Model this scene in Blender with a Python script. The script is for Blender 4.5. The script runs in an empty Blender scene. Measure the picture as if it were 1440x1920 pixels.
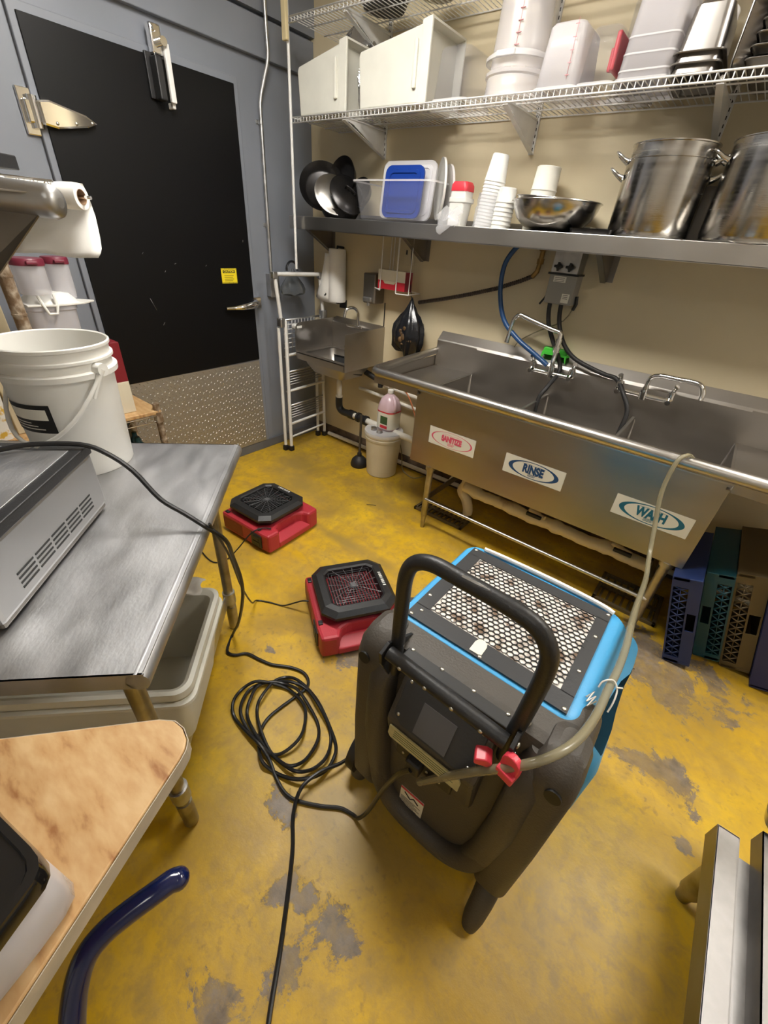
import bpy, bmesh, math, random
from mathutils import Vector, Matrix, Euler
random.seed(7)
PI = math.pi
SC = bpy.context.scene
COL = SC.collection
V = Vector

# ---------------------------------------------------------------- camera
cam_d = bpy.data.cameras.new('camera')
cam_d.sensor_fit = 'HORIZONTAL'
cam_d.sensor_width = 36.0
cam_d.lens = 783.03 / 1440 * 36.0
cam_d.clip_start = 0.02
cam = bpy.data.objects.new('camera', cam_d)
COL.objects.link(cam)
_yaw, _pit, _rol = [math.radians(a) for a in (-36.093, 33.506, -4.754)]
_f = V((math.sin(_yaw) * math.cos(_pit), math.cos(_yaw) * math.cos(_pit), -math.sin(_pit)))
_r = V((math.cos(_yaw), -math.sin(_yaw), 0))
_d = _f.cross(_r)
_r2 = _r * math.cos(_rol) + _d * math.sin(_rol)
_d2 = -_r * math.sin(_rol) + _d * math.cos(_rol)
_m = Matrix((_r2, -_d2, -_f)).transposed().to_4x4()
_m.translation = V((2.800, -2.637, 1.600))
cam.matrix_world = _m
SC.camera = cam

# ---------------------------------------------------------------- look, world
SC.view_settings.view_transform = 'Standard'
SC.view_settings.look = 'None'
SC.view_settings.gamma = 1.0
SC.view_settings.use_curve_mapping = False
SC.view_settings.exposure = 1.15
w = bpy.data.worlds.new('world'); SC.world = w
w.use_nodes = True
w.node_tree.nodes['Background'].inputs[0].default_value = (0.9, 0.93, 1.0, 1)
w.node_tree.nodes['Background'].inputs[1].default_value = 0.02
CEIL = 2.95
LIGHTS = [((1.50, -1.45), (1.15, 0.30), 24.5), ((3.75, -0.80), (1.15, 0.30), 20.0), ((3.2, -3.5), (1.15, 0.30), 3.5)]
LIGHT_COL = (1.0, 0.965, 0.90)

# ---------------------------------------------------------------- materials
def _nt(name):
    m = bpy.data.materials.new(name); m.use_nodes = True
    nt = m.node_tree
    return m, nt, nt.nodes['Principled BSDF']
def mat(name, col, rough=0.5, metal=0.0, var=0.0, scale=8.0, bump=0.0, bscale=60.0, rvar=0.0, stretch=None,
        trans=0.0, coat=0.0, alpha=1.0, col2=None, thr=None, ior=None):
    m, nt, b = _nt(name)
    N, L = nt.nodes, nt.links
    b.inputs['Roughness'].default_value = rough
    b.inputs['Metallic'].default_value = metal
    b.inputs['Base Color'].default_value = (*col, 1)
    if ior: b.inputs['IOR'].default_value = ior
    if coat: b.inputs['Coat Weight'].default_value = coat
    if trans: b.inputs['Transmission Weight'].default_value = trans
    if alpha < 1: b.inputs['Alpha'].default_value = alpha
    tc = N.new('ShaderNodeTexCoord')
    vec = tc.outputs['Object']
    if stretch:
        mp = N.new('ShaderNodeMapping'); mp.inputs['Scale'].default_value = stretch
        L.new(vec, mp.inputs['Vector']); vec = mp.outputs['Vector']
    if var or rvar or col2:
        n = N.new('ShaderNodeTexNoise'); n.inputs['Scale'].default_value = scale; n.inputs['Detail'].default_value = 5
        L.new(vec, n.inputs['Vector'])
        if var or col2:
            r = N.new('ShaderNodeValToRGB')
            c2 = col2 if col2 else tuple(min(1, c * (1 + var)) for c in col)
            c1 = col if col2 else tuple(c * (1 - var) for c in col)
            lo, hi = thr if thr else (0.3, 0.7)
            r.color_ramp.elements[0].position = lo; r.color_ramp.elements[1].position = hi
            r.color_ramp.elements[0].color = (*c1, 1); r.color_ramp.elements[1].color = (*c2, 1)
            L.new(n.outputs['Fac'], r.inputs['Fac']); L.new(r.outputs['Color'], b.inputs['Base Color'])
        if rvar:
            mr = N.new('ShaderNodeMapRange')
            mr.inputs['To Min'].default_value = max(0.02, rough - rvar); mr.inputs['To Max'].default_value = min(1, rough + rvar)
            mr.inputs['From Min'].default_value = 0.3; mr.inputs['From Max'].default_value = 0.7
            L.new(n.outputs['Fac'], mr.inputs['Value']); L.new(mr.outputs['Result'], b.inputs['Roughness'])
    if bump:
        n2 = N.new('ShaderNodeTexNoise'); n2.inputs['Scale'].default_value = bscale; n2.inputs['Detail'].default_value = 3
        L.new(vec, n2.inputs['Vector'])
        bp = N.new('ShaderNodeBump'); bp.inputs['Strength'].default_value = bump; bp.inputs['Distance'].default_value = 0.01
        L.new(n2.outputs['Fac'], bp.inputs['Height']); L.new(bp.outputs['Normal'], b.inputs['Normal'])
    return m
def frosted(name, col, clear=0.5, rough=0.25):
    m, nt, b = _nt(name)
    N, L = nt.nodes, nt.links
    b.inputs['Base Color'].default_value = (*col, 1); b.inputs['Roughness'].default_value = rough
    t = N.new('ShaderNodeBsdfTransparent'); t.inputs['Color'].default_value = (0.95, 0.95, 0.96, 1)
    mx = N.new('ShaderNodeMixShader'); mx.inputs['Fac'].default_value = clear
    L.new(b.outputs[0], mx.inputs[1]); L.new(t.outputs[0], mx.inputs[2])
    L.new(mx.outputs[0], N['Material Output'].inputs['Surface'])
    return m

M = {}
def brushed(name, col, rough, sx=(1, 1, 1), bump=0.05, scale=6, rv=0.1, var=0.12):
    return mat(name, col, rough, 1.0, var=var, scale=scale, rvar=rv, stretch=sx, bump=bump, bscale=40)
M['steel'] = mat('brushed_steel', (0.50, 0.485, 0.46), 0.33, 1.0, var=0.05, scale=4, rvar=0.05, bump=0.012, bscale=30)
M['steel_sink'] = mat('sink_steel', (0.42, 0.395, 0.365), 0.40, 1.0, var=0.05, scale=3, rvar=0.05, stretch=(1, 3, 3), bump=0.02, bscale=30)
M['steel_table'] = mat('worn_steel_top', (0.47, 0.47, 0.48), 0.46, 1.0, var=0.10, scale=7, rvar=0.08, stretch=(1.0, 2.2, 1), bump=0.05, bscale=60)
M['steel_pot'] = mat('pot_steel', (0.56, 0.54, 0.51), 0.2, 1.0, var=0.08, scale=4, rvar=0.08, stretch=(1, 1, 14), bump=0.03, bscale=30)
M['steel_stand'] = mat('smeared_stand_steel', (0.25, 0.24, 0.235), 0.42, 1.0, var=0.25, scale=9, rvar=0.08)
M['steel_dark'] = brushed('dull_dark_steel', (0.26, 0.24, 0.22), 0.45)
M['steel_box'] = mat('grey_steel_casing', (0.42, 0.42, 0.42), 0.42, 1.0, var=0.06, scale=3, rvar=0.06)
M['chrome'] = mat('chrome', (0.82, 0.82, 0.82), 0.09, 1.0)
M['galv'] = mat('galvanised_metal', (0.5, 0.5, 0.5), 0.42, 1.0, var=0.2, scale=18, rvar=0.1)
M['legmetal'] = mat('stained_leg_metal', (0.40, 0.37, 0.30), 0.45, 1.0, var=0.35, scale=14, rvar=0.12)
M['rusty'] = mat('rusty_post', (0.20, 0.13, 0.075), 0.7, 0.3, scale=30, col2=(0.45, 0.37, 0.28), thr=(0.42, 0.62), bump=0.3)
M['wall_white'] = mat('white_wall_paint', (0.68, 0.67, 0.65), 0.6, var=0.04, scale=2)
M['wall_cream'] = mat('cream_wall_paint', (0.64, 0.55, 0.37), 0.6, var=0.05, scale=2.2, bump=0.06, bscale=35)
M['wall_grey'] = mat('grey_wall_paint', (0.20, 0.215, 0.25), 0.42, var=0.07, scale=2.5, bump=0.05, bscale=12, rvar=0.03)
M['wall_dark'] = mat('dark_grey_paint', (0.12, 0.125, 0.14), 0.5, var=0.1)
M['ceiling'] = mat('ceiling_paint', (0.82, 0.80, 0.77), 0.8)
M['black_door'] = mat('black_door_panel', (0.004, 0.004, 0.0045), 0.42, bump=0.03, bscale=5, ior=1.3)
M['white_pl'] = mat('white_plastic', (0.76, 0.75, 0.71), 0.35, var=0.03)
M['white_bin'] = mat('off_white_plastic', (0.66, 0.65, 0.58), 0.45, var=0.05)
M['cream_pl'] = mat('cream_plastic', (0.68, 0.62, 0.48), 0.45, var=0.07, scale=5)
M['pvc'] = mat('white_pipe', (0.72, 0.69, 0.62), 0.4, var=0.12, scale=12)
M['pvc_old'] = mat('stained_cream_pipe', (0.78, 0.66, 0.44), 0.55, scale=9, col2=(0.42, 0.26, 0.15), thr=(0.58, 0.74), bump=0.3, bscale=20)
M['white_paint'] = mat('white_coated_metal', (0.72, 0.71, 0.69), 0.4, var=0.06, scale=14)
M['white_chip'] = mat('chipped_white_metal', (0.74, 0.73, 0.70), 0.42, scale=22, col2=(0.36, 0.24, 0.18), thr=(0.68, 0.76))
M['black'] = mat('black_plastic', (0.016, 0.016, 0.017), 0.42, bump=0.08, bscale=200)
M['black_sh'] = mat('glossy_black_plastic', (0.008, 0.008, 0.009), 0.12, coat=0.4)
M['rubber'] = mat('black_rubber', (0.014, 0.013, 0.013), 0.55)
M['cord'] = mat('black_cord', (0.011, 0.011, 0.012), 0.38)
M['red'] = mat('red_moulded_plastic', (0.42, 0.028, 0.042), 0.45, var=0.1, scale=5, bump=0.12, bscale=160)
M['red_dark'] = mat('deep_red', (0.20, 0.010, 0.018), 0.45)
M['red_clip'] = mat('bright_red_plastic', (0.72, 0.05, 0.08), 0.35)
M['faint_red'] = mat('faint_red_print', (0.62, 0.26, 0.28), 0.5)
M['steel_pan'] = mat('dull_pan_steel', (0.36, 0.34, 0.32), 0.34, 1.0, var=0.08, scale=8, rvar=0.06)
M['maroon'] = mat('maroon_plastic', (0.17, 0.02, 0.04), 0.4)
M['blue_sh'] = mat('blue_moulded_plastic', (0.05, 0.34, 0.66), 0.42, var=0.05, scale=4, bump=0.08, bscale=150)
M['blue_shade'] = mat('blue_plastic_shaded', (0.008, 0.045, 0.075), 0.5)  # same blue plastic darkened: shade of the grip opening put into the colour
M['grey_sh'] = mat('dark_grey_moulded_plastic', (0.062, 0.053, 0.043), 0.5, var=0.08, scale=6, bump=0.14, bscale=180)
M['grey_pl'] = mat('charcoal_plate', (0.033, 0.034, 0.037), 0.42, bump=0.05, bscale=120)
M['screen'] = mat('grey_membrane', (0.10, 0.10, 0.105), 0.4)
M['brass'] = mat('brass', (0.35, 0.22, 0.08), 0.4, 1.0, var=0.3, scale=20)
M['blue_hose'] = mat('blue_hose', (0.018, 0.07, 0.20), 0.3)
M['green'] = mat('bright_green_plastic', (0.08, 0.62, 0.06), 0.4)
M['clearpl'] = frosted('clear_tub_plastic', (0.80, 0.79, 0.80), 0.95, 0.12)
M['milky'] = frosted('milky_plastic', (0.85, 0.84, 0.85), 0.45, 0.3)
M['milky2'] = frosted('frosted_side_plastic', (0.90, 0.87, 0.89), 0.62, 0.2)
M['bluelid'] = mat('royal_blue_plastic', (0.005, 0.04, 0.28), 0.35)
M['redlid'] = mat('red_lid_plastic', (0.62, 0.03, 0.05), 0.35)
M['foam'] = mat('white_foam', (0.82, 0.82, 0.80), 0.6)
M['paper'] = mat('paper_towel', (0.82, 0.80, 0.76), 0.9, var=0.03, bump=0.06, bscale=40)
M['paper_sh'] = mat('paper_white', (0.80, 0.78, 0.70), 0.7)
M['baggie'] = frosted('thin_clear_film', (0.85, 0.85, 0.86), 0.78, 0.1)
M['bag_black'] = mat('black_bag_film', (0.010, 0.011, 0.014), 0.22, bump=0.5, bscale=14)
M['bag_grey'] = frosted('grey_bag_film', (0.10, 0.11, 0.12), 0.25, 0.3)
M['pan_dark'] = mat('seasoned_pan_metal', (0.035, 0.033, 0.033), 0.3, 0.8, var=0.3, scale=10)
M['navy'] = mat('navy_coated_tube', (0.005, 0.011, 0.062), 0.16, coat=0.5)
M['rack_blue'] = mat('blue_rack_plastic', (0.011, 0.026, 0.10), 0.45)
M['rack_teal'] = mat('teal_rack_plastic', (0.005, 0.06, 0.085), 0.45)
M['rack_tan'] = mat('tan_rack_plastic', (0.11, 0.078, 0.036), 0.5)
M['rack_navy'] = mat('navy_rack_plastic', (0.01, 0.018, 0.10), 0.5)
M['yellow'] = mat('yellow_label', (0.85, 0.68, 0.02), 0.45)
M['ink'] = mat('black_ink', (0.01, 0.01, 0.01), 0.5)
M['ink_blue'] = mat('navy_ink', (0.012, 0.06, 0.16), 0.5)
M['ink_teal'] = mat('teal_ink', (0.01, 0.13, 0.20), 0.5)
M['ink_pink'] = mat('pink_ink', (0.70, 0.10, 0.17), 0.5)
M['sticker'] = mat('cream_sticker', (0.74, 0.72, 0.62), 0.45)
M['sticker_y'] = mat('yellowed_label', (0.50, 0.44, 0.22), 0.45, var=0.1, scale=60)
M['tube_cl'] = frosted('cloudy_vinyl_tube', (0.30, 0.265, 0.165), 0.35, 0.2)
M['orange_t'] = mat('orange_tube', (0.50, 0.16, 0.06), 0.4)
M['dirt'] = mat('grimy_concrete', (0.10, 0.065, 0.04), 0.85, var=0.5, scale=14, bump=0.5, bscale=30)
M['red_liq'] = mat('pink_liquid_plastic', (0.62, 0.45, 0.50), 0.25)
M['label_gr'] = mat('dark_green_print', (0.04, 0.09, 0.03), 0.5)
M['twine'] = mat('white_twine', (0.75, 0.72, 0.66), 0.9)
M['flour'] = mat('printed_paper_sack', (0.82, 0.80, 0.74), 0.7, scale=25, col2=(0.70, 0.45, 0.06), thr=(0.5, 0.56))
M['green_bottle'] = mat('dark_teal_plastic', (0.01, 0.05, 0.055), 0.15, coat=0.4)
M['screw'] = mat('screw_metal', (0.6, 0.58, 0.52), 0.3, 1.0)
M['foil'] = mat('crumpled_silver_film', (0.55, 0.55, 0.56), 0.12, 0.9, bump=0.8, bscale=25)

def floor_material():
    m, nt, b = _nt('worn_yellow_floor_paint')
    N, L = nt.nodes, nt.links
    tc = N.new('ShaderNodeTexCoord'); P = tc.outputs['Object']
    def noise(sc, det=6, dist=0.0, vec=P, rough=0.6):
        n = N.new('ShaderNodeTexNoise'); n.inputs['Scale'].default_value = sc; n.inputs['Detail'].default_value = det
        n.inputs['Distortion'].default_value = dist; n.inputs['Roughness'].default_value = rough
        L.new(vec, n.inputs['Vector']); return n.outputs['Fac']
    def ramp(fac, els):
        r = N.new('ShaderNodeValToRGB')
        e = r.color_ramp.elements
        while len(e) < len(els): e.new(0.5)
        for k, (p, c) in enumerate(els): e[k].position = p; e[k].color = (*c, 1)
        L.new(fac, r.inputs['Fac']); return r.outputs['Color']
    def mix(f, a, c, mode='MIX'):
        x = N.new('ShaderNodeMix'); x.data_type = 'RGBA'; x.blend_type = mode
        if isinstance(f, float): x.inputs[0].default_value = f
        else: L.new(f, x.inputs[0])
        for s, i in ((a, 6), (c, 7)):
            if isinstance(s, tuple): x.inputs[i].default_value = (*s, 1)
            else: L.new(s, x.inputs[i])
        return x.outputs[2]
    def mth(op, a, c=0.0, clamp=False):
        x = N.new('ShaderNodeMath'); x.operation = op; x.use_clamp = clamp
        for s, i in ((a, 0), (c, 1)):
            if isinstance(s, (int, float)): x.inputs[i].default_value = s
            else: L.new(s, x.inputs[i])
        return x.outputs[0]
    base = ramp(noise(1.1, 4), [(0.3, (0.43, 0.25, 0.015)), (0.5, (0.64, 0.385, 0.008)), (0.7, (0.72, 0.465, 0.012))])
    base = mix(ramp(noise(3.8, 9, 0.5, rough=0.65), [(0.42, (0, 0, 0)), (0.68, (0.85, 0.85, 0.85))]), base, (0.45, 0.275, 0.03))
    smear = N.new('ShaderNodeMapping'); smear.inputs['Rotation'].default_value = (0, 0, 0.6); smear.inputs['Scale'].default_value = (1.6, 7, 1)
    L.new(P, smear.inputs['Vector'])
    base = mix(ramp(noise(1.6, 6, 0.3, smear.outputs[0]), [(0.45, (0, 0, 0)), (0.75, (0.55, 0.55, 0.55))]), base, (0.50, 0.33, 0.085))
    # worn-through patches (own outline, noise-broken)
    patches = [(3.05, -0.80, 0.30, 0.20), (3.20, -0.86, 0.20, 0.16), (3.16, -1.34, 0.10, 0.07), (3.24, -1.30, 0.07, 0.06), (3.34, -1.42, 0.035, 0.03),
               (3.33, -1.52, 0.03, 0.03), (1.99, -1.70, 0.10, 0.07), (2.46, -2.70, 0.08, 0.05), (2.53, -2.54, 0.045, 0.06), (2.40, -2.45, 0.03, 0.05), (2.47, -2.40, 0.03, 0.03),
               (2.60, -2.40, 0.08, 0.05), (1.72, -1.93, 0.03, 0.02), (2.27, -1.62, 0.10, 0.08), (2.24, -2.30, 0.06, 0.05)]
    n1 = noise(6.5, 10, 0.3, rough=0.78)
    tot = None
    for (x, y, rx, ry) in patches:
        mp = N.new('ShaderNodeMapping'); mp.inputs['Location'].default_value = (-x / rx, -y / ry, 0); mp.inputs['Scale'].default_value = (1 / rx, 1 / ry, 0.0)
        L.new(P, mp.inputs['Vector'])
        ln = N.new('ShaderNodeVectorMath'); ln.operation = 'LENGTH'; L.new(mp.outputs[0], ln.inputs[0])
        inv = mth('SUBTRACT', 1.25, ln.outputs['Value'])
        tot = inv if tot is None else mth('MAXIMUM', tot, inv)
    tot = mth('MAXIMUM', tot, -1.6)
    s = mth('ADD', tot, mth('MULTIPLY', mth('SUBTRACT', n1, 0.5), 6.5))
    pm = N.new('ShaderNodeMapRange'); pm.inputs['From Min'].default_value = 0.25; pm.inputs['From Max'].default_value = 0.5
    L.new(s, pm.inputs['Value']); mask = pm.outputs[0]
    grey = ramp(noise(22, 5), [(0.35, (0.15, 0.11, 0.075)), (0.65, (0.26, 0.205, 0.15))])
    col = mix(mask, base, grey)
    ol = noise(2.8, 5, 0.3)
    for (x, y, rx, ry) in [(0.72, -0.85, 0.42, 0.12), (0.45, -0.62, 0.2, 0.2), (1.25, -0.62, 0.25, 0.10), (2.45, -2.2, 0.22, 0.15), (1.35, -1.12, 0.5, 0.05)]:
        mp = N.new('ShaderNodeMapping'); mp.inputs['Location'].default_value = (-x / rx, -y / ry, 0); mp.inputs['Scale'].default_value = (1 / rx, 1 / ry, 0.0)
        L.new(P, mp.inputs['Vector'])
        ln = N.new('ShaderNodeVectorMath'); ln.operation = 'LENGTH'; L.new(mp.outputs[0], ln.inputs[0])
        m2 = N.new('ShaderNodeMapRange'); m2.inputs['From Min'].default_value = 1.3; m2.inputs['From Max'].default_value = 0.3
        L.new(mth('ADD', ln.outputs['Value'], mth('MULTIPLY', mth('SUBTRACT', ol, 0.5), 2.2)), m2.inputs['Value'])
        col = mix(mth('MULTIPLY', m2.outputs[0], 0.75), col, (0.31, 0.21, 0.055))
    # grime film in the walkway by the coil, and small spots
    gr = ramp(noise(2.3, 7, 0.8), [(0.50, (0, 0, 0)), (0.68, (0.7, 0.7, 0.7))])
    col = mix(gr, col, (0.29, 0.18, 0.04))
    mo = ramp(noise(16, 8, 0.3, rough=0.7), [(0.46, (0, 0, 0)), (0.66, (0.75, 0.75, 0.75))])
    col = mix(mth('MULTIPLY', mo, ramp(noise(0.9, 3), [(0.38, (0.25, 0.25, 0.25)), (0.6, (1, 1, 1))])), col, (0.36, 0.235, 0.06))
    vo = N.new('ShaderNodeTexVoronoi'); vo.inputs['Scale'].default_value = 7; vo.inputs['Randomness'].default_value = 1
    L.new(P, vo.inputs['Vector'])
    sp = N.new('ShaderNodeMapRange'); sp.inputs['From Min'].default_value = 0.085; sp.inputs['From Max'].default_value = 0.04
    L.new(mth('ADD', vo.outputs['Distance'], mth('MULTIPLY', noise(7, 5), 0.13)), sp.inputs['Value'])
    col = mix(mth('MULTIPLY', sp.outputs[0], 0.7), col, (0.12, 0.075, 0.03))
    sk = ramp(noise(38, 6, 0.2), [(0.56, (0, 0, 0)), (0.68, (0.6, 0.6, 0.6))])
    col = mix(mth('MULTIPLY', sk, ramp(noise(1.3, 3), [(0.45, (0, 0, 0)), (0.6, (1, 1, 1))])), col, (0.24, 0.155, 0.045))
    L.new(col, b.inputs['Base Color'])
    rr = N.new('ShaderNodeMapRange'); rr.inputs['To Min'].default_value = 0.30; rr.inputs['To Max'].default_value = 0.6
    L.new(noise(3.5, 6), rr.inputs['Value']); L.new(rr.outputs[0], b.inputs['Roughness'])
    bp = N.new('ShaderNodeBump'); bp.inputs['Strength'].default_value = 0.22; bp.inputs['Distance'].default_value = 0.008
    L.new(mth('SUBTRACT', noise(14, 6), mth('MULTIPLY', mask, 0.35)), bp.inputs['Height']); L.new(bp.outputs[0], b.inputs['Normal'])
    return m
M['floor'] = floor_material()

def wood_material():
    m, nt, b = _nt('scorched_pale_wood')
    N, L = nt.nodes, nt.links
    tc = N.new('ShaderNodeTexCoord')
    mp = N.new('ShaderNodeMapping'); mp.inputs['Scale'].default_value = (2.6, 7.5, 2.2); mp.inputs['Rotation'].default_value = (0, 0, -0.75)
    L.new(tc.outputs['Object'], mp.inputs['Vector'])
    n = N.new('ShaderNodeTexNoise'); n.inputs['Scale'].default_value = 6; n.inputs['Detail'].default_value = 8; n.inputs['Distortion'].default_value = 0.15
    L.new(mp.outputs[0], n.inputs['Vector'])
    r = N.new('ShaderNodeValToRGB'); e = r.color_ramp.elements
    e.new(0.5)
    for k, (p, c) in enumerate([(0.30, (0.30, 0.13, 0.045)), (0.43, (0.50, 0.295, 0.125)), (0.68, (0.61, 0.41, 0.205))]): e[k].position = p; e[k].color = (*c, 1)
    L.new(n.outputs['Fac'], r.inputs['Fac']); L.new(r.outputs[0], b.inputs['Base Color'])
    b.inputs['Roughness'].default_value = 0.42
    return m
M['wood'] = wood_material()
def filter_material():
    return mat('dusty_filter', (0.78, 0.74, 0.68), 0.8, scale=26, col2=(0.20, 0.13, 0.085), thr=(0.50, 0.62))
M['filter'] = filter_material()
def diamond_material():
    m, nt, b = _nt('diamond_plate_metal')
    N, L = nt.nodes, nt.links
    b.inputs['Metallic'].default_value = 0.65; b.inputs['Roughness'].default_value = 0.45
    b.inputs['Base Color'].default_value = (0.40, 0.37, 0.32, 1)
    return m
M['diamond'] = diamond_material()
def lamp_material(s):
    m, nt, b = _nt('lamp_diffuser')
    e = nt.nodes.new('ShaderNodeEmission'); e.inputs[0].default_value = (*LIGHT_COL, 1); e.inputs[1].default_value = s
    nt.links.new(e.outputs[0], nt.nodes['Material Output'].inputs['Surface'])
    return m

# ---------------------------------------------------------------- mesh helpers
WM = {}
def wmat(o): return WM.get(o.name, Matrix.Identity(4)) if o else Matrix.Identity(4)
def tag(o, label=None, cat=None, group=None, kind=None):
    if label: o['label'] = label
    if cat: o['category'] = cat
    if group: o['group'] = group
    if kind: o['kind'] = kind
    return o
def thing(name, label, cat, loc=(0, 0, 0), rz=0.0, group=None, kind=None):
    o = bpy.data.objects.new(name, None); COL.objects.link(o)
    o.location = loc; o.rotation_euler = (0, 0, rz); o.empty_display_size = 0.05
    WM[o.name] = Matrix.Translation(V(loc)) @ Matrix.Rotation(rz, 4, 'Z')
    return tag(o, label, cat, group, kind)

class MB:
    def __init__(self): self.bm = bmesh.new(); self.X = Matrix.Identity(4)
    def _v(self, pts): return [self.bm.verts.new(self.X @ V(p)) for p in pts]
    def box(self, a, b, bev=0.0, seg=2, rot=None):
        """box from corner a to corner b"""
        a, b = V(a), V(b); c = (a + b) / 2; s = b - a
        mtx = Matrix.Translation(c)
        if rot: mtx = mtx @ Euler(rot).to_matrix().to_4x4()
        mtx = self.X @ mtx @ Matrix.Diagonal((abs(s.x), abs(s.y), abs(s.z), 1))
        r = bmesh.ops.create_cube(self.bm, size=1, matrix=mtx)
        if bev > 0:
            es = list({e for v in r['verts'] for e in v.link_edges})
            bmesh.ops.bevel(self.bm, geom=es, offset=bev, segments=seg, profile=0.5, affect='EDGES')
        return self
    def prism(self, poly, z0, z1, bev=0.0, plane='z'):
        """polygon extruded; plane 'z' -> (x,y) poly, 'y' -> (x,z) poly along y, 'x' -> (y,z) poly along x"""
        def P(p, h):
            return {'z': (p[0], p[1], h), 'y': (p[0], h, p[1]), 'x': (h, p[0], p[1])}[plane]
        A = self._v([P(p, z0) for p in poly]); B = self._v([P(p, z1) for p in poly])
        fs = [self.bm.faces.new(A[::-1]), self.bm.faces.new(B)]
        n = len(poly)
        for i in range(n): fs.append(self.bm.faces.new((A[i], A[(i + 1) % n], B[(i + 1) % n], B[i])))
        bmesh.ops.recalc_face_normals(self.bm, faces=fs)
        if bev > 0:
            es = list({e for f in fs for e in f.edges})
            bmesh.ops.bevel(self.bm, geom=es, offset=bev, segments=2, profile=0.5, affect='EDGES')
        return self
    def tube(self, pts, r, n=10, smooth=0, cap=True, closed=False):
        """swept tube; r number or list; smooth = Catmull-Rom samples per span"""
        P = [V(p) for p in pts]; R = list(r) if isinstance(r, (list, tuple)) else [r] * len(P)
        if smooth:
            Q, RR = [], []; k = len(P)
            for i in range(k if closed else k - 1):
                p0 = P[(i - 1) % k] if closed or i > 0 else P[0]
                p1, p2 = P[i], P[(i + 1) % k]
                p3 = P[(i + 2) % k] if closed or i + 2 < k else P[-1]
                for s in range(smooth):
                    t = s / smooth
                    Q.append(0.5 * ((2 * p1) + (-p0 + p2) * t + (2 * p0 - 5 * p1 + 4 * p2 - p3) * t * t + (-p0 + 3 * p1 - 3 * p2 + p3) * t ** 3))
                    RR.append(R[i] * (1 - t) + R[(i + 1) % k] * t)
            if not closed: Q.append(P[-1]); RR.append(R[-1])
            P, R = Q, RR
        k = len(P); rings = []
        T = []
        for i in range(k):
            a = P[(i - 1) % k] if closed else P[max(i - 1, 0)]
            b = P[(i + 1) % k] if closed else P[min(i + 1, k - 1)]
            t = (b - a); T.append(t.normalized() if t.length > 1e-9 else V((0, 0, 1)))
        u = T[0].orthogonal().normalized()
        for i in range(k):
            if i:
                ax = T[i - 1].cross(T[i])
                if ax.length > 1e-8:
                    u = Matrix.Rotation(T[i - 1].angle(T[i]), 3, ax.normalized()) @ u
            u = (u - T[i] * u.dot(T[i])).normalized(); w_ = T[i].cross(u)
            rings.append(self._v([P[i] + (u * math.cos(2 * PI * j / n) + w_ * math.sin(2 * PI * j / n)) * R[i] for j in range(n)]))
        for i in range(k if closed else k - 1):
            A, B = rings[i], rings[(i + 1) % k]
            for j in range(n): self.bm.faces.new((A[j], A[(j + 1) % n], B[(j + 1) % n], B[j])).smooth = True
        if cap and not closed:
            self.bm.faces.new(rings[0][::-1]); self.bm.faces.new(rings[-1])
        return self
    def cyl(self, a, b, r, r2=None, n=24):
        a, b = V(a), V(b)
        return self.tube([a, b], [r, r2 if r2 is not None else r], n=n)
    def lathe(self, prof, c=(0, 0, 0), n=40, mtx=None, cap0=False, cap1=False, smooth=True):
        """prof [(r,z)...]; c center; mtx optional matrix applied"""
        mm = mtx if mtx else Matrix.Translation(V(c))
        rings = []
        for r, z in prof:
            rings.append(self._v([mm @ V((max(r, 1e-5) * math.cos(2 * PI * j / n), max(r, 1e-5) * math.sin(2 * PI * j / n), z)) for j in range(n)]))
        for A, B in zip(rings, rings[1:]):
            for j in range(n): self.bm.faces.new((A[j], A[(j + 1) % n], B[(j + 1) % n], B[j])).smooth = smooth
        if cap0: self.bm.faces.new(rings[0][::-1])
        if cap1: self.bm.faces.new(rings[-1])
        return self
    def loft(self, secs, n=8, cap0=True, cap1=True, mtx=None):
        """rounded-rectangle sections (cx,cy,hw,hd,r,z)"""
        mm = mtx or Matrix.Identity(4); rings = []
        for cx, cy, hw, hd, r, z in secs:
            pts = []
            for qx, qy, a0 in ((1, 1, 0), (-1, 1, 90), (-1, -1, 180), (1, -1, 270)):
                for j in range(n):
                    a = math.radians(a0 + 90 * j / (n - 1))
                    pts.append(mm @ V((cx + qx * (hw - r) + r * math.cos(a), cy + qy * (hd - r) + r * math.sin(a), z)))
            rings.append(self._v(pts))
        m_ = len(rings[0])
        for A, B in zip(rings, rings[1:]):
            for j in range(m_): self.bm.faces.new((A[j], A[(j + 1) % m_], B[(j + 1) % m_], B[j])).smooth = True
        if cap0: self.bm.faces.new(rings[0][::-1])
        if cap1: self.bm.faces.new(rings[-1])
        return self
    def sheet(self, grid):
        G = [self._v(row) for row in grid]
        for A, B in zip(G, G[1:]):
            for j in range(len(A) - 1): self.bm.faces.new((A[j], A[j + 1], B[j + 1], B[j])).smooth = True
        return self
    def ball(self, c, r, s=(1, 1, 1), n=12):
        mm = self.X @ Matrix.Translation(V(c)) @ Matrix.Diagonal((r * s[0], r * s[1], r * s[2], 1))
        res = bmesh.ops.create_uvsphere(self.bm, u_segments=n, v_segments=max(6, n * 2 // 3), radius=1, matrix=mm)
        for v in res['verts']:
            for f in v.link_faces: f.smooth = True
        return self
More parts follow.
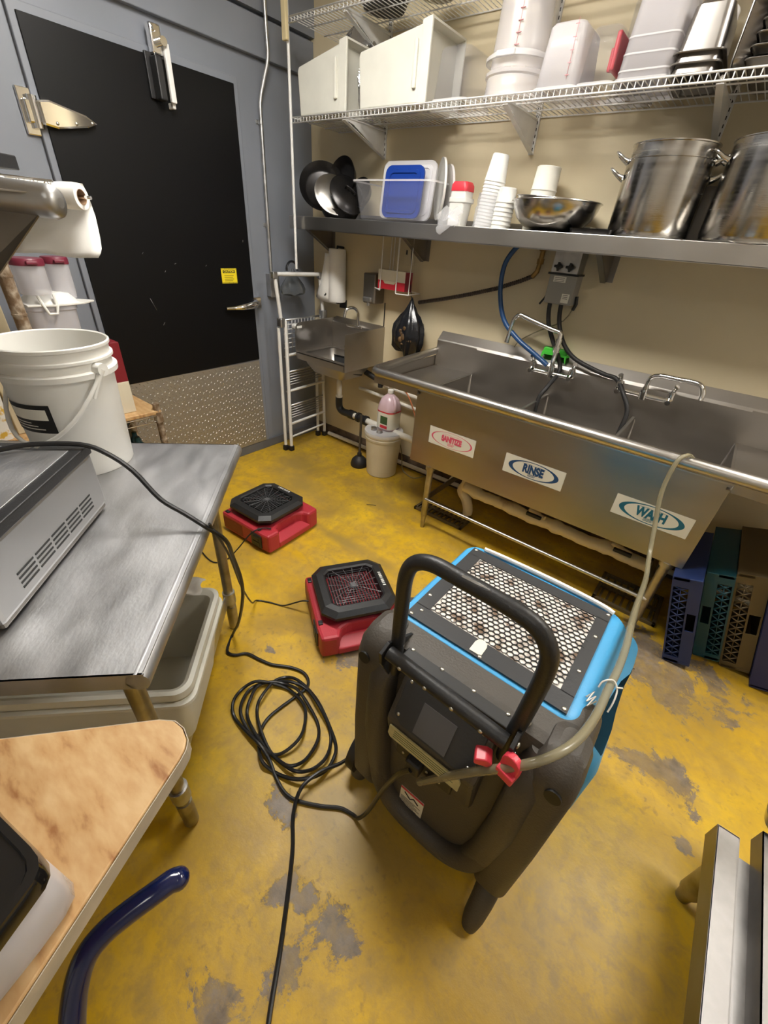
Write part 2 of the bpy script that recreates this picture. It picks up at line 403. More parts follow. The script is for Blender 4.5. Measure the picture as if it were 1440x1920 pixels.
    def build(self, name, material, parent=None, world=False, solid=0.0, label=None, cat=None, group=None, kind=None, sharp=True, origin=None):
        bm = self.bm
        if world and parent: bmesh.ops.transform(bm, matrix=wmat(parent).inverted(), verts=bm.verts)
        loc = V((0, 0, 0))
        if not parent:
            xs = [v.co for v in bm.verts]
            lo = V((min(v.x for v in xs), min(v.y for v in xs), min(v.z for v in xs))); hi = V((max(v.x for v in xs), max(v.y for v in xs), max(v.z for v in xs)))
            loc = V(origin) if origin else V(((lo.x + hi.x) / 2, (lo.y + hi.y) / 2, lo.z))
            bmesh.ops.translate(bm, vec=-loc, verts=bm.verts)
        me = bpy.data.meshes.new(name)
        if sharp:
            for e in bm.edges:
                if len(e.link_faces) == 2 and e.calc_face_angle(0) > math.radians(38): e.smooth = False
        bm.normal_update()
        bm.to_mesh(me); bm.free()
        me.materials.append(material if not isinstance(material, str) else M[material])
        o = bpy.data.objects.new(name, me); COL.objects.link(o); o.location = loc
        if parent: o.parent = parent; WM[o.name] = wmat(parent)
        else: WM[o.name] = Matrix.Translation(loc)
        if solid:
            md = o.modifiers.new('solidify', 'SOLIDIFY'); md.thickness = solid; md.offset = 0
        return tag(o, label, cat, group, kind)

def text(s, size, material, parent, mtx, name='lettering', extrude=0.0004, xs=1.0, bold=0.0):
    cu = bpy.data.curves.new('t', 'FONT'); cu.body = s; cu.size = size; cu.align_x = 'CENTER'; cu.align_y = 'CENTER'
    cu.extrude = extrude; cu.offset = bold
    to = bpy.data.objects.new('t', cu); COL.objects.link(to)
    dg = bpy.context.evaluated_depsgraph_get(); dg.update()
    me = bpy.data.meshes.new_from_object(to.evaluated_get(dg))
    bpy.data.objects.remove(to); bpy.data.curves.remove(cu)
    me.transform(wmat(parent).inverted() @ mtx @ Matrix.Diagonal((xs, 1, 1, 1)))
    me.materials.clear(); me.materials.append(M[material])
    o = bpy.data.objects.new(name, me); COL.objects.link(o); o.parent = parent; WM[o.name] = wmat(parent)
    return o
def face_ny(x, y, z, roll=0.0):   # text plane facing -y
    return Matrix.Translation(V((x, y, z))) @ Matrix.Rotation(PI / 2, 4, 'X') @ Matrix.Rotation(roll, 4, 'Z')
def face_px(x, y, z):             # text plane facing +x
    return Matrix.Translation(V((x, y, z))) @ Matrix.Rotation(PI / 2, 4, 'Z') @ Matrix.Rotation(PI / 2, 4, 'X')
def arc(c, r, a0, a1, n, ax='xz'):
    out = []
    for i in range(n + 1):
        a = math.radians(a0 + (a1 - a0) * i / n); u, v_ = r * math.cos(a), r * math.sin(a)
        out.append({'xz': (c[0] + u, c[1], c[2] + v_), 'yz': (c[0], c[1] + u, c[2] + v_), 'xy': (c[0] + u, c[1] + v_, c[2])}[ax])
    return out
def dup(root, loc, rz=None, label=None, group=None):
    r = root.copy(); COL.objects.link(r); r.location = loc
    if rz is not None: r.rotation_euler = (0, 0, rz)
    if label: r['label'] = label
    if group: r['group'] = group
    for ch in list(root.children):
        c = ch.copy(); COL.objects.link(c); c.parent = r
        for g in ch.children:
            d = g.copy(); COL.objects.link(d); d.parent = c
    return r

# ================================================================ THE ROOM
XR, YF = 5.2, -5.0
MB().box((-0.15, YF - 0.15, -0.12), (XR + 0.15, 0.15, 0)).build('floor', 'floor', kind='structure', origin=(0, 0, 0))
MB().box((-0.15, 0, 0), (XR + 0.15, 0.15, CEIL)).build('wall_back', 'wall_cream', kind='structure')
MB().box((-0.15, YF, 0), (0, 0, CEIL)).build('wall_left', 'wall_grey', kind='structure')
MB().box((XR, YF, 0), (XR + 0.15, 0, CEIL)).build('wall_right', 'wall_white', kind='structure')
MB().box((0, YF - 0.15, 0), (XR, YF, CEIL)).build('wall_front', 'wall_white', kind='structure')
MB().box((-0.15, YF - 0.15, CEIL), (XR + 0.15, 0.15, CEIL + 0.12)).build('ceiling', 'ceiling', kind='structure')
b = MB(); b.prism([(YF, 2.40), (0.0, 2.40), (0.0, 2.565), (YF, 2.565)], 0, 0.035, bev=0.004, plane='x')
b.build('trim_1', 'wall_grey', kind='structure')
b = MB(); b.box((0, YF, 2.58), (0.045, -0.0, CEIL))
b.build('trim_2', 'wall_grey', kind='structure')
MB().box((0, -1.75, 0), (0.02, -0.0, 0.07), bev=0.003).build('baseboard_left', 'wall_dark', kind='structure')
b = MB()
b.prism([(0.0, 0.0), (-0.035, 0.0), (-0.02, 0.05), (-0.006, 0.085), (0.0, 0.09)], 0.0, XR, plane='x')
b.build('baseboard_back', 'dirt', kind='structure')

for i, ((cx, cy), (sx, sy), st) in enumerate(LIGHTS):
    t = thing('ceiling_light', ['fluorescent ceiling light above the walkway by the black door', 'fluorescent ceiling light above the right end of the sink', 'fluorescent ceiling light near the front wall'][i], 'light', (cx, cy, CEIL - 0.08), 0, 'ceiling lights')
    b = MB(); f_ = 0.03
    b.box((-sx / 2 - f_, -sy / 2 - f_, 0.02), (sx / 2 + f_, sy / 2 + f_, 0.08), bev=0.005)
    b.build('frame', 'white_paint', t)
    MB().box((-sx / 2, -sy / 2, 0), (sx / 2, sy / 2, 0.02), bev=0.004).build('diffuser', lamp_material(st), t)

# ---------------------------------------------------------------- walk-in cooler door
d = thing('door_1', None, None, (0, -1.12, 0), kind='structure')
MB().box((0, -1.66, 0.07), (0.022, -0.585, 2.285), bev=0.004).build('door_leaf', 'wall_grey', d, world=True)
MB().prism([(-1.632, 0.728), (-0.614, 0.742), (-0.617, 2.252), (-1.632, 2.252)], 0.022, 0.030, bev=0.002, plane='x').build('black_panel', 'black_door', d, world=True)
b = MB(); b.box((0.022, -1.63, 0.078), (0.027, -0.615, 0.732), bev=0.001)
k = 0
y = -1.615
while y < -0.63:
    z = 0.095 + (0.013 if k % 2 else 0)
    kk = 0
    while z < 0.72:
        a = PI / 4 if (k + kk) % 2 else -PI / 4
        c = V((0.0275, y, z)); u = V((0, math.cos(a), math.sin(a))); v_ = V((0, -math.sin(a), math.cos(a)))
        L_, w2 = 0.010, 0.0036
        q = b._v([c - u * L_, c - v_ * w2, c + u * L_, c + v_ * w2])
        pk = b._v([c + V((0.0045, 0, 0))])[0]
        for i_ in range(4): b.bm.faces.new((q[i_], q[(i_ + 1) % 4], pk))
        z += 0.026; kk += 1
    y += 0.024; k += 1
b.build('kick_plate', 'diamond', d, world=True, sharp=False)
# strap hinge
h = MB(); h.box((0.0, -1.712, 1.86), (0.014, -1.64, 2.02), bev=0.004)
h.tube([(0.028, -1.665, 1.885), (0.028, -1.665, 1.995)], 0.02, n=16)
h.box((0.014, -1.70, 1.90), (0.04, -1.66, 1.98), bev=0.006)
hp = h.build('hinge', 'chrome', d, world=True)
h = MB(); h.prism([(-1.655, 1.898), (-1.655, 1.982), (-1.61, 1.990), (-1.47, 1.964), (-1.42, 1.938), (-1.47, 1.917), (-1.60, 1.892)], 0.030, 0.062, bev=0.009, plane='x')
h.build('hinge_strap', 'chrome', hp, world=True)
h = MB()
for yy, zz in ((-1.60, 1.912), (-1.52, 1.925), (-1.45, 1.937)): h.ball((0.062, yy, zz), 0.007, (0.6, 1, 1), 8)
h.build('hinge_screw', 'screw', hp, world=True)
# door closer
h = MB(); h.box((0.03, -1.125, 2.09), (0.045, -1.06, 2.26), bev=0.003)
h.box((0.045, -1.105, 2.085), (0.10, -1.068, 2.245), bev=0.006)
cl = h.build('door_closer', 'black', d, world=True)
h = MB(); h.box((0.03, -1.095, 2.25), (0.075, -1.04, 2.36), bev=0.008); h.cyl((0.035, -1.05, 2.30), (0.105, -1.05, 2.30), 0.018, n=14)
h.cyl((0.04, -1.075, 2.34), (0.09, -1.075, 2.34), 0.012, n=14)
h.build('closer_hook', 'chrome', cl, world=True)
h = MB(); h.box((0.072, -1.045, 2.085), (0.092, -1.017, 2.30), bev=0.005); h.box((0.03, -1.035, 2.065), (0.075, -1.018, 2.09), bev=0.004)
h.build('closer_bar', 'white_paint', cl, world=True, label='pale closer bar')
# latch handle
h = MB(); h.box((0.0, -0.655, 1.095), (0.028, -0.55, 1.165), bev=0.006)
h.tube([(0.02, -0.60, 1.135), (0.055, -0.62, 1.13), (0.075, -0.66, 1.125), (0.075, -0.74, 1.117), (0.065, -0.80, 1.112), (0.055, -0.86, 1.112)], [0.020, 0.024, 0.025, 0.022, 0.012, 0.010], n=12, smooth=5)
h.cyl((0.028, -0.60, 1.14), (0.05, -0.60, 1.14), 0.016, n=14)
h.build('latch_handle', 'chrome', d, world=True, label='chrome latch handle')
# caution sticker
st = MB().box((0.030, -0.850, 1.258), (0.0312, -0.735, 1.345)).build('caution_sticker', 'yellow', d, world=True, label='yellow caution sticker')
h = MB()
for k in range(12):
    for zz in (1.259, 1.338):
        y0 = -0.848 + k * 0.0095
        q = h._v([(0.0316, y0, zz), (0.0316, y0 + 0.004, zz), (0.0316, y0 + 0.007, zz + 0.006), (0.0316, y0 + 0.003, zz + 0.006)]); h.bm.faces.new(q)
h.box((0.0312, -0.838, 1.318), (0.0318, -0.747, 1.334))
h.build('sticker_print', 'ink', st, world=True, sharp=False)
text('CAUTION', 0.0175, 'yellow', st, face_px(0.0322, -0.7925, 1.326), bold=0.0004)
h = MB()
for k in range(4): h.box((0.0312, -0.83, 1.302 - k * 0.010), (0.0316, -0.76 - 0.008 * (k % 2), 1.3045 - k * 0.010))
h.build('sticker_small_print', 'ink', st, world=True)
# paint scratches on the black panel
h = MB()
for yy, zz, l, a in ((-1.33, 1.16, 0.07, -1.2), (-1.29, 1.05, 0.02, 0.9), (-1.33, 1.42, 0.012, 0.8), (-0.95, 1.36, 0.01, 0.6), (-0.66, 1.50, 0.012, 1.4), (-1.15, 1.37, 0.012, 0.4), (-1.22, 1.33, 0.01, 0.9)):
    c, s_ = math.cos(a) * l / 2, math.sin(a) * l / 2
    h.tube([(0.0302, yy - c, zz - s_), (0.0302, yy + c, zz + s_)], 0.0011, n=5)
h.build('scratch', 'galv', d, world=True)

# ---------------------------------------------------------------- conduit and outlet box on the grey wall
t = thing('electrical_conduit', 'bent grey metal conduit running down the grey wall to an outlet box', 'conduit', (0.02, -0.435, 1.17))
MB().tube([(0.065, -0.392, CEIL), (0.065, -0.392, 2.60), (0.065, -0.390, 2.48), (0.060, -0.388, 2.40), (0.035, -0.410, 2.30), (0.020, -0.428, 2.22), (0.018, -0.434, 2.10), (0.018, -0.438, 1.31)], 0.0115, n=12, smooth=5).build('conduit_pipe', 'galv', t, world=True)
for zz in (2.12, 1.60):
    b = MB(); b.box((0, -0.462, zz - 0.01), (0.004, -0.41, zz + 0.01), bev=0.001); b.tube([(0.018, -0.436, zz - 0.01), (0.018, -0.436, zz + 0.01)], 0.0145, n=12)
    b.build('strap', 'galv', t, world=True)
b = MB(); b.box((0, -0.475, 1.165), (0.05, -0.40, 1.31), bev=0.004)
bx = b.build('outlet_box', 'galv', t, world=True)
MB().box((0.05, -0.478, 1.162), (0.054, -0.397, 1.313), bev=0.0015).build('cover_plate', 'galv', bx, world=True)
MB().tube([(0.262, -0.405, 2.60), (0.255, -0.405, 1.36)], 0.0085, n=10).build('hanging_rod', 'white_paint', label='thin white rod hanging from the corner of the wire shelves', cat='rod')
b = MB(); b.box((0.245, -0.435, 2.44), (0.28, -0.413, 2.62), bev=0.004)
b.build('wooden_block', mat('pale_masking_wood', (0.62, 0.52, 0.30), 0.7, var=0.1), label='cream wooden block clamped on the front corner of the upper wire shelf', cat='block')
# crumpled grey bag hanging behind the ladder frame
b = MB(); ring = []
prof = [(0.004, 1.35), (0.02, 1.335), (0.05, 1.30), (0.085, 1.255), (0.105, 1.215), (0.10, 1.19), (0.05, 1.182), (0.002, 1.18)]
b.lathe([(r, z) for r, z in prof], (0, 0, 0), n=28)
for v in b.bm.verts:
    a = math.atan2(v.co.y, v.co.x); rr = 1 + 0.10 * math.sin(7 * a + v.co.z * 30)
    v.co = V((0.115 + v.co.x * rr * 0.55, -0.325 + v.co.y * rr, v.co.z + 0.006 * math.sin(5 * a)))
gb = b.build('plastic_bag', 'bag_grey', label='crumpled grey plastic bag hanging behind the top of the white ladder', cat='bag')
b = MB(); b.tube(arc((0.115, -0.325, 1.345), 0.05, -10, 190, 12, 'yz'), 0.008, n=8)
b.build('bag_handle', 'bag_black', gb, world=True)
# ================================================================ folding ladder-like rack frame
t = thing('folding_rack_frame', 'folded white metal frame with rungs and wire shelves in the corner beside the hand sink', 'rack', (0.17, -0.31, 0))
XL = 0.19
def frame_pt(y, z, dx=0.0): return (XL + dx - 0.03 * z / 1.3 * 0, y, z)
for (y0, y1, x_) in ((-0.497, -0.487, 0.205), (-0.065, -0.085, 0.165)):
    MB().tube([(x_, y0, 0.03), (x_, y1, 1.03)], 0.0135, n=12).build('leg', 'white_chip', t, world=True)
for (y0, y1, x_) in ((-0.525, -0.522, 0.165), (-0.11, -0.115, 0.125)):
    MB().tube([(x_, y0, 0.05), (x_, y1, 0.98)], 0.0125, n=12).build('leg', 'white_chip', t, world=True)
b = MB()
b.tube([(XL, -0.515, 1.04), (XL, -0.545, 1.31)], 0.0135, n=12); b.tube([(XL, -0.095, 1.06), (XL, -0.12, 1.30)], 0.0135, n=12)
b.tube([(XL, -0.535, 1.325), (XL, -0.14, 1.318)], 0.0135, n=12)
b.build('top_handle', 'white_paint', t, world=True)
b = MB()
for y, z in ((-0.55, 1.322), (-0.122, 1.315)): b.box((XL - 0.017, y - 0.02, z - 0.025), (XL + 0.017, y + 0.02, z + 0.017), bev=0.006)
for y, z in ((-0.512, 1.02), (-0.09, 1.045)): b.box((XL - 0.03, y - 0.022, z - 0.035), (XL + 0.022, y + 0.022, z + 0.03), bev=0.009)
b.build('corner_joint', 'galv', t, world=True)
for y, x_ in ((-0.497, 0.205), (-0.065, 0.165), (-0.525, 0.165), (-0.11, 0.125)):
    MB().box((x_ - 0.018, y - 0.02, 0), (x_ + 0.018, y + 0.02, 0.045), bev=0.007).build('foot_cap', 'rubber', t, world=True)
for z in (0.785, 0.51, 0.235, 0.12):
    MB().tube([(0.20, -0.485, z), (0.172, -0.075, z)], 0.0105 if z > 0.2 else 0.008, n=10).build('rung', 'white_paint', t, world=True)
for k, (zt, zb) in enumerate(((1.03, 0.80), (0.655, 0.53), (0.385, 0.255))):
    b = MB()
    b.tube([(0.19, -0.49, zt), (0.165, -0.08, zt)], 0.007, n=8); b.tube([(0.175, -0.49, zb - 0.03), (0.15, -0.08, zb - 0.03)], 0.006, n=8)
    nn = 7 if k == 0 else 6
    for i in range(1, nn):
        z = zt + (zb - zt) * i / nn
        b.tube([(0.188 - 0.01 * i / nn, -0.49, z), (0.163 - 0.01 * i / nn, -0.08, z)], 0.0035, n=6)
    if k == 0:
        for i in range(13): b.tube([(0.187, -0.475 + i * 0.032, zt), (0.178, -0.475 + i * 0.032, zb)], 0.0028, n=5)
    b.build('wire_shelf', 'galv', t, world=True)

# ================================================================ hand sink
t = thing('hand_sink', 'small stainless steel hand sink with side splash guards hung on the cream wall', 'sink', (0.49, 0, 0.66))
S = 'steel_sink'
X0, X1, YS, ZR = 0.245, 0.74, -0.43, 0.815
b = MB()
b.loft([(0.4925, -0.235, 0.205, 0.155, 0.05, ZR - 0.004), (0.4925, -0.235, 0.195, 0.145, 0.05, 0.74), (0.4925, -0.235, 0.15, 0.11, 0.04, 0.685)], cap0=False)
b.loft([(0.4925, -0.235, 0.215, 0.165, 0.05, ZR - 0.045), (0.4925, -0.235, 0.205, 0.155, 0.05, 0.735), (0.4925, -0.235, 0.165, 0.12, 0.05, 0.675)], cap0=False)
# rim as four strips
for a, c in (((X0, YS, ZR - 0.006), (X1, -0.385, ZR)), ((X0, -0.085, ZR - 0.006), (X1, 0, ZR)), ((X0, -0.39, ZR - 0.006), (0.292, -0.08, ZR)), ((0.693, -0.39, ZR - 0.006), (X1, -0.08, ZR))): b.box(a, c)
for a, c in (((X0, YS, ZR - 0.05), (X1, YS + 0.005, ZR)), ((X0, YS, ZR - 0.05), (X0 + 0.005, 0, ZR)), ((X1 - 0.005, YS, ZR - 0.05), (X1, 0, ZR))): b.box(a, c)
bs = b.build('basin', S, t, world=True)
MB().prism([(0, ZR), (-0.045, ZR), (-0.045, 1.0), (0, 1.035)], X0, X1, bev=0.002, plane='x').build('backsplash', S, t, world=True)
for x_ in (X0 - 0.0065, X1 + 0.0005):
    rr = 0.05 if x_ < 0.5 else 0.006
    poly = [(0, ZR - 0.05), (YS, ZR - 0.05)] + [(YS + rr - rr * math.cos(math.radians(a)), 1.018 - rr + rr * math.sin(math.radians(a))) for a in (0, 22, 45, 67, 90)] + [(0, 1.028)]
    MB().prism(poly, x_, x_ + 0.006, plane='x').build('side_guard', S, t, world=True)
f_ = MB()
f_.box((0.40, -0.052, 0.985), (0.56, -0.02, 1.005), bev=0.004)
f_.tube([(0.515, -0.04, 0.99), (0.515, -0.04, 1.07), (0.513, -0.045, 1.10), (0.50, -0.065, 1.125), (0.485, -0.095, 1.13), (0.47, -0.125, 1.115), (0.465, -0.135, 1.085), (0.464, -0.137, 1.065)], 0.0115, n=14, smooth=5)
f_.cyl((0.515, -0.045, 0.93), (0.515, -0.09, 0.925), 0.017, n=14); f_.ball((0.515, -0.10, 0.925), 0.02)
f_.tube([(0.515, -0.10, 0.925), (0.49, -0.125, 0.885), (0.475, -0.14, 0.855)], [0.008, 0.007, 0.01], n=8)
f_.build('faucet', 'chrome', t, world=True)
b = MB(); b.tube([(0.495, -0.22, 0.68), (0.495, -0.22, 0.60)], 0.018, n=16)
b.tube([(0.495, -0.22, 0.61), (0.495, -0.22, 0.475)], 0.021, n=16); b.tube([(0.495, -0.22, 0.50), (0.495, -0.22, 0.46)], 0.027, n=16)
b.build('drain_tailpiece', 'pvc', t, world=True, label='white drain tailpiece')
b = MB(); b.tube([(0.495, -0.22, 0.485), (0.495, -0.22, 0.43), (0.505, -0.22, 0.395), (0.54, -0.22, 0.375), (0.60, -0.22, 0.375), (0.655, -0.22, 0.375)], 0.0285, n=16, smooth=4)
b.tube([(0.615, -0.22, 0.376), (0.665, -0.22, 0.375)], 0.036, n=16)
b.tube([(0.70, -0.22, 0.375), (0.80, -0.22, 0.37)], 0.031, n=16); b.tube([(0.70, -0.22, 0.375), (0.72, -0.22, 0.375)], 0.038, n=16); b.tube([(0.775, -0.22, 0.37), (0.80, -0.22, 0.37)], 0.038, n=16)
b.build('drain_trap', 'black', t, world=True, label='black rubber drain elbow')
MB().tube([(0.655, -0.22, 0.375), (0.71, -0.22, 0.375)], 0.024, n=16).build('coupling', 'pvc', t, world=True)
MB().tube([(0.79, -0.22, 0.37), (1.55, -0.20, 0.335)], 0.024, n=16).build('drain_pipe', 'pvc', t, world=True, label='long white waste pipe')
b = MB(); X = Matrix.Translation(V((0.585, -0.22, 0.70))) @ Matrix.Rotation(math.radians(-16), 4, 'X') @ Matrix.Rotation(math.radians(8), 4, 'Z')
b.loft([(0, 0, 0.10, 0.085, 0.02, 0.10), (0, 0, 0.09, 0.075, 0.02, 0.0)], cap0=False, mtx=X)
b.loft([(0, 0, 0.106, 0.091, 0.022, 0.102), (0, 0, 0.10, 0.085, 0.02, 0.102)], cap0=False, cap1=False, mtx=X)
b.build('plastic_tray', 'black', solid=0.004, label='small black plastic tray lying in the basin of the hand sink', cat='tray')
b = MB(); b.box((0.19, -0.42, 0.97), (0.245, -0.36, 1.0), bev=0.008)
b.build('wadded_tissue', 'foam', label='white tissue scrap at the left corner of the hand sink', cat='tissue')

# paper towel, dispenser, gloves, bag
t = thing('paper_towel_roll', 'tall white paper towel roll hanging upright above the hand sink', 'paper towel', (0.315, 0, 1.14))
MB().lathe([(0.02, 1.15), (0.062, 1.15), (0.066, 1.16), (0.064, 1.32), (0.062, 1.485), (0.058, 1.492), (0.02, 1.492), (0.02, 1.15)], (0.325, -0.075, 0), n=32).build('roll', 'paper', t, world=True)
g = []
for i in range(9):
    s = i / 8; z = 1.46 - 0.30 * s; w_ = 0.05 + 0.09 * s ** 1.3
    row = []
    for j in range(7):
        q = j / 6
        row.append((0.265 - w_ * (1 - q) + 0.07 * q, -0.085 - 0.055 * math.sin(PI * q * 0.9) - 0.02 * s * math.sin(3 * q + 2 * s), z - 0.03 * q * s))
    g.append(row)
MB().sheet(g).build('loose_sheet', 'paper', t, world=True, solid=0.0015)
b = MB(); b.tube([(0.325, -0.01, 1.50), (0.325, -0.075, 1.505), (0.325, -0.075, 1.485)], 0.008, n=8)
b.tube([(0.105, -0.03, 1.255), (0.125, -0.07, 1.215), (0.20, -0.12, 1.188), (0.255, -0.13, 1.19), (0.262, -0.125, 1.21)], 0.007, n=8, smooth=4); b.box((0.29, -0.09, 1.138), (0.36, -0.06, 1.15), bev=0.003)
b.box((0.29, -0.012, 1.10), (0.36, 0, 1.16), bev=0.003); b.box((0.315, -0.07, 1.14), (0.335, 0, 1.146))
b.build('holder_bracket', 'black', t, world=True)
t = thing('soap_dispenser', 'tall grey metal soap dispenser on the cream wall right of the hand sink', 'soap dispenser', (0.665, 0, 1.18))
MB().box((0.612, -0.11, 1.185), (0.722, 0, 1.372), bev=0.008).build('housing', 'steel_dark', t, world=True)
b = MB(); b.box((0.625, -0.128, 1.195), (0.70, -0.108, 1.225), bev=0.006); b.cyl((0.66, -0.10, 1.19), (0.66, -0.10, 1.168), 0.012, n=12)
b.build('push_bar', 'galv', t, world=True)
MB().tube([(0.735, -0.004, 1.19), (0.736, -0.004, 1.035)], 0.004, n=6).build('wall_cable', 'cord', label='thin dark cable running down the wall below the soap dispenser', cat='cable')

t = thing('glove_box_holder', 'white wire glove box holder hanging under the steel shelf', 'wire holder', (0.89, 0, 1.28))
b = MB(); r_ = 0.003
for x_ in (0.775, 0.80): b.tube([(x_, -0.02, 1.60), (x_, -0.03, 1.31)], r_, n=6)
for x_ in (0.795, 0.93, 1.035):
    b.tube([(x_ + 0.005, -0.145, 1.60), (x_, -0.148, 1.285)], r_, n=6)
b.tube([(0.73, -0.12, 1.292), (0.795, -0.148, 1.285)], 0.004, n=6)
b.tube([(0.795, -0.148, 1.285), (0.795, -0.148, 1.335)], 0.004, n=6)
b.tube([(0.93, -0.148, 1.335), (0.93, -0.148, 1.282), (0.94, -0.15, 1.278), (1.035, -0.148, 1.282), (1.035, -0.02, 1.285), (0.775, -0.02, 1.30), (0.775, -0.148, 1.29)], 0.004, n=6)
b.tube([(0.775, -0.02, 1.60), (1.04, -0.02, 1.60)], r_, n=6); b.tube([(0.93, -0.148, 1.34), (0.93, -0.148, 1.59)], r_, n=6)
b.build('wire_frame', 'white_paint', t, world=True)
t = thing('glove_box', 'red and white cardboard glove box sitting in the wire holder on the wall', 'box', (0.89, -0.09, 1.29))
MB().prism([(0.765, -0.135), (0.99, -0.135), (1.012, -0.085), (0.787, -0.085)], 1.295, 1.345, plane='z').build('lower_box', 'redlid', t, world=True, label='red lower half of the box')
MB().prism([(0.765, -0.135), (0.99, -0.135), (1.012, -0.085), (0.787, -0.085)], 1.345, 1.408, plane='z').build('upper_box', 'paper_sh', t, world=True, label='white upper half of the box')
MB().prism([(0.81, 1.345), (0.825, 1.328), (0.905, 1.328), (0.92, 1.345)], -0.1375, -0.1352, plane='y').build('opening', 'cream_pl', t, world=True)
MB().prism([(0.9905, -0.134), (0.9925, -0.134), (1.0138, -0.086), (1.0118, -0.086)], 1.297, 1.407).build('end_panel', 'red_dark', t, world=True, label='dark red end of the box')

# black bag on a string
b = MB()
prof = [(0.004, 1.262), (0.012, 1.24), (0.035, 1.20), (0.075, 1.15), (0.108, 1.10), (0.118, 1.05), (0.115, 1.00), (0.10, 0.96), (0.075, 0.935), (0.002, 0.93)]
b.lathe([(r, z) for r, z in prof], (0, 0, 0), n=40)
for v in b.bm.verts:
    a = math.atan2(v.co.y, v.co.x); z = v.co.z
    rr = 1 + 0.08 * math.sin(9 * a) * min(1, (1.27 - z) * 8) + 0.04 * math.sin(4 * a + 40 * z)
    x_ = v.co.x * rr
    lowr = max(0, 1.0 - z)
    zz = z - (0.55 * lowr if (x_ > 0.02) else 0.0) + 0.01 * math.sin(6 * a + z * 60)
    v.co = V((1.04 + x_ - 0.1 * (1.25 - z) * 0.3 - (0.25 * lowr if x_ < -0.05 else 0), -0.105 + v.co.y * rr * 0.72, zz))
bg = b.build('trash_bag', 'bag_black', label='black plastic bag full of rags hanging on a string against the cream wall', cat='bag')
b = MB()
for k in range(22):
    a = random.uniform(-2.6, -0.5); z = random.uniform(0.98, 1.09)
    b.ball((1.03 + 0.085 * math.cos(a), -0.10 + 0.080 * math.sin(a), z), random.uniform(0.012, 0.024), (1, 0.6, random.uniform(0.5, 1.2)), 7)
b.build('contents', mat('brown_rag', (0.10, 0.055, 0.02), 0.6, var=0.5, scale=30), bg, world=True)
b = MB(); b.tube([(0.965, -0.05, 1.60), (0.97, -0.06, 1.50), (1.02, -0.10, 1.30), (1.04, -0.105, 1.255)], 0.003, n=6, smooth=3)
b.build('string', 'cord', bg, world=True)
b = MB(); b.box((0.875, -0.006, 1.44), (0.955, 0, 1.60), bev=0.002)
wp = b.build('wall_plate', 'wall_cream', label='cream wall plate behind the glove box holder', cat='wall plate')
MB().box((0.89, -0.009, 1.50), (0.898, -0.006, 1.525)).build('slot', 'ink', wp, world=True)

# ================================================================ steel wall shelf
t = thing('steel_wall_shelf', 'long stainless steel wall shelf carrying pots, bowls and cups', 'shelf', (1.8, 0, 1.59))
b = MB(); b.box((0.165, -0.365, 1.655), (3.75, 0, 1.662)); b.box((0.165, -0.371, 1.592), (3.75, -0.365, 1.664), bev=0.002)
b.box((0.165, -0.371, 1.592), (3.75, -0.35, 1.596)); b.box((0.165, -0.37, 1.625), (0.169, 0, 1.66)); b.box((0.165, -0.006, 1.655), (3.75, 0, 1.70))
b.build('shelf_board', 'steel', t, world=True)
for x_ in (0.20, 1.04, 2.17, 3.2):
    b = MB(); b.prism([(0, 1.655), (-0.32, 1.655), (-0.32, 1.64), (-0.02, 1.475), (0, 1.475)], x_ - 0.002, x_ + 0.002, plane='x')
    b.box((x_, -0.004, 1.475), (x_ + 0.03, 0, 1.655))
    q = b._v([(x_ - 0.025, -0.325, 1.638), (x_ + 0.002, -0.325, 1.638), (x_ + 0.002, -0.02, 1.47), (x_ - 0.025, -0.02, 1.47)])
    b.bm.faces.new(q)
    b.build('bracket', 'steel_dark', t, world=True)

# ================================================================ wire shelves
def wire_shelf(z, x0, x1, label, depth=0.40, drop=0.025):
    t = thing('wire_shelf', label, 'wire shelf', ((x0 + x1) / 2, 0, z - 0.03), group=None)
    b = MB(); n = int((x1 - x0) / 0.0254)
    for i in range(n + 1):
        x_ = x0 + (x1 - x0) * i / n
        b.tube([(x_, -0.005, z), (x_, -depth, z), (x_, -depth - 0.001, z - drop)], 0.0019, n=5)
    b.build('wire_deck', 'white_paint', t, world=True)
    b = MB()
    b.tube([(x0, -depth, z), (x1, -depth, z)], 0.0035, n=8); b.tube([(x0, -depth - 0.002, z - drop), (x1, -depth - 0.002, z - drop)], 0.0035, n=8)
    b.build('front_rail', 'white_paint', t, world=True)
    b = MB()
    for y in (-0.006, -0.13, -0.26): b.tube([(x0, y, z - 0.004), (x1, y, z - 0.004)], 0.003, n=8)
    b.build('cross_rail', 'white_paint', t, world=True)
    for x_ in (0.655, 1.62, 2.42, 3.3):
        b = MB(); b.tube([(x_, -0.012, z - 0.012), (x_, -0.385, z - 0.012)], 0.006, n=6)
        b.prism([(-0.012, z - 0.02), (-0.375, z - 0.012), (-0.375, z - 0.022), (-0.30, z - 0.030), (-0.012, z - 0.135)], x_ - 0.0015, x_ + 0.0015, plane='x')
        b.prism([(-0.375, z - 0.024), (-0.012, z - 0.137), (-0.012, z - 0.14), (-0.375, z - 0.027)], x_ - 0.012, x_ + 0.012, plane='x')
        b.build('support_arm', 'white_paint', t, world=True)
    return t
wire_shelf(2.135, 0.262, 3.5, 'lower white wire shelf holding plastic tubs and bins')
wire_shelf(2.535, 0.262, 3.5, 'upper white wire shelf at the top edge of the photo', drop=0.025)
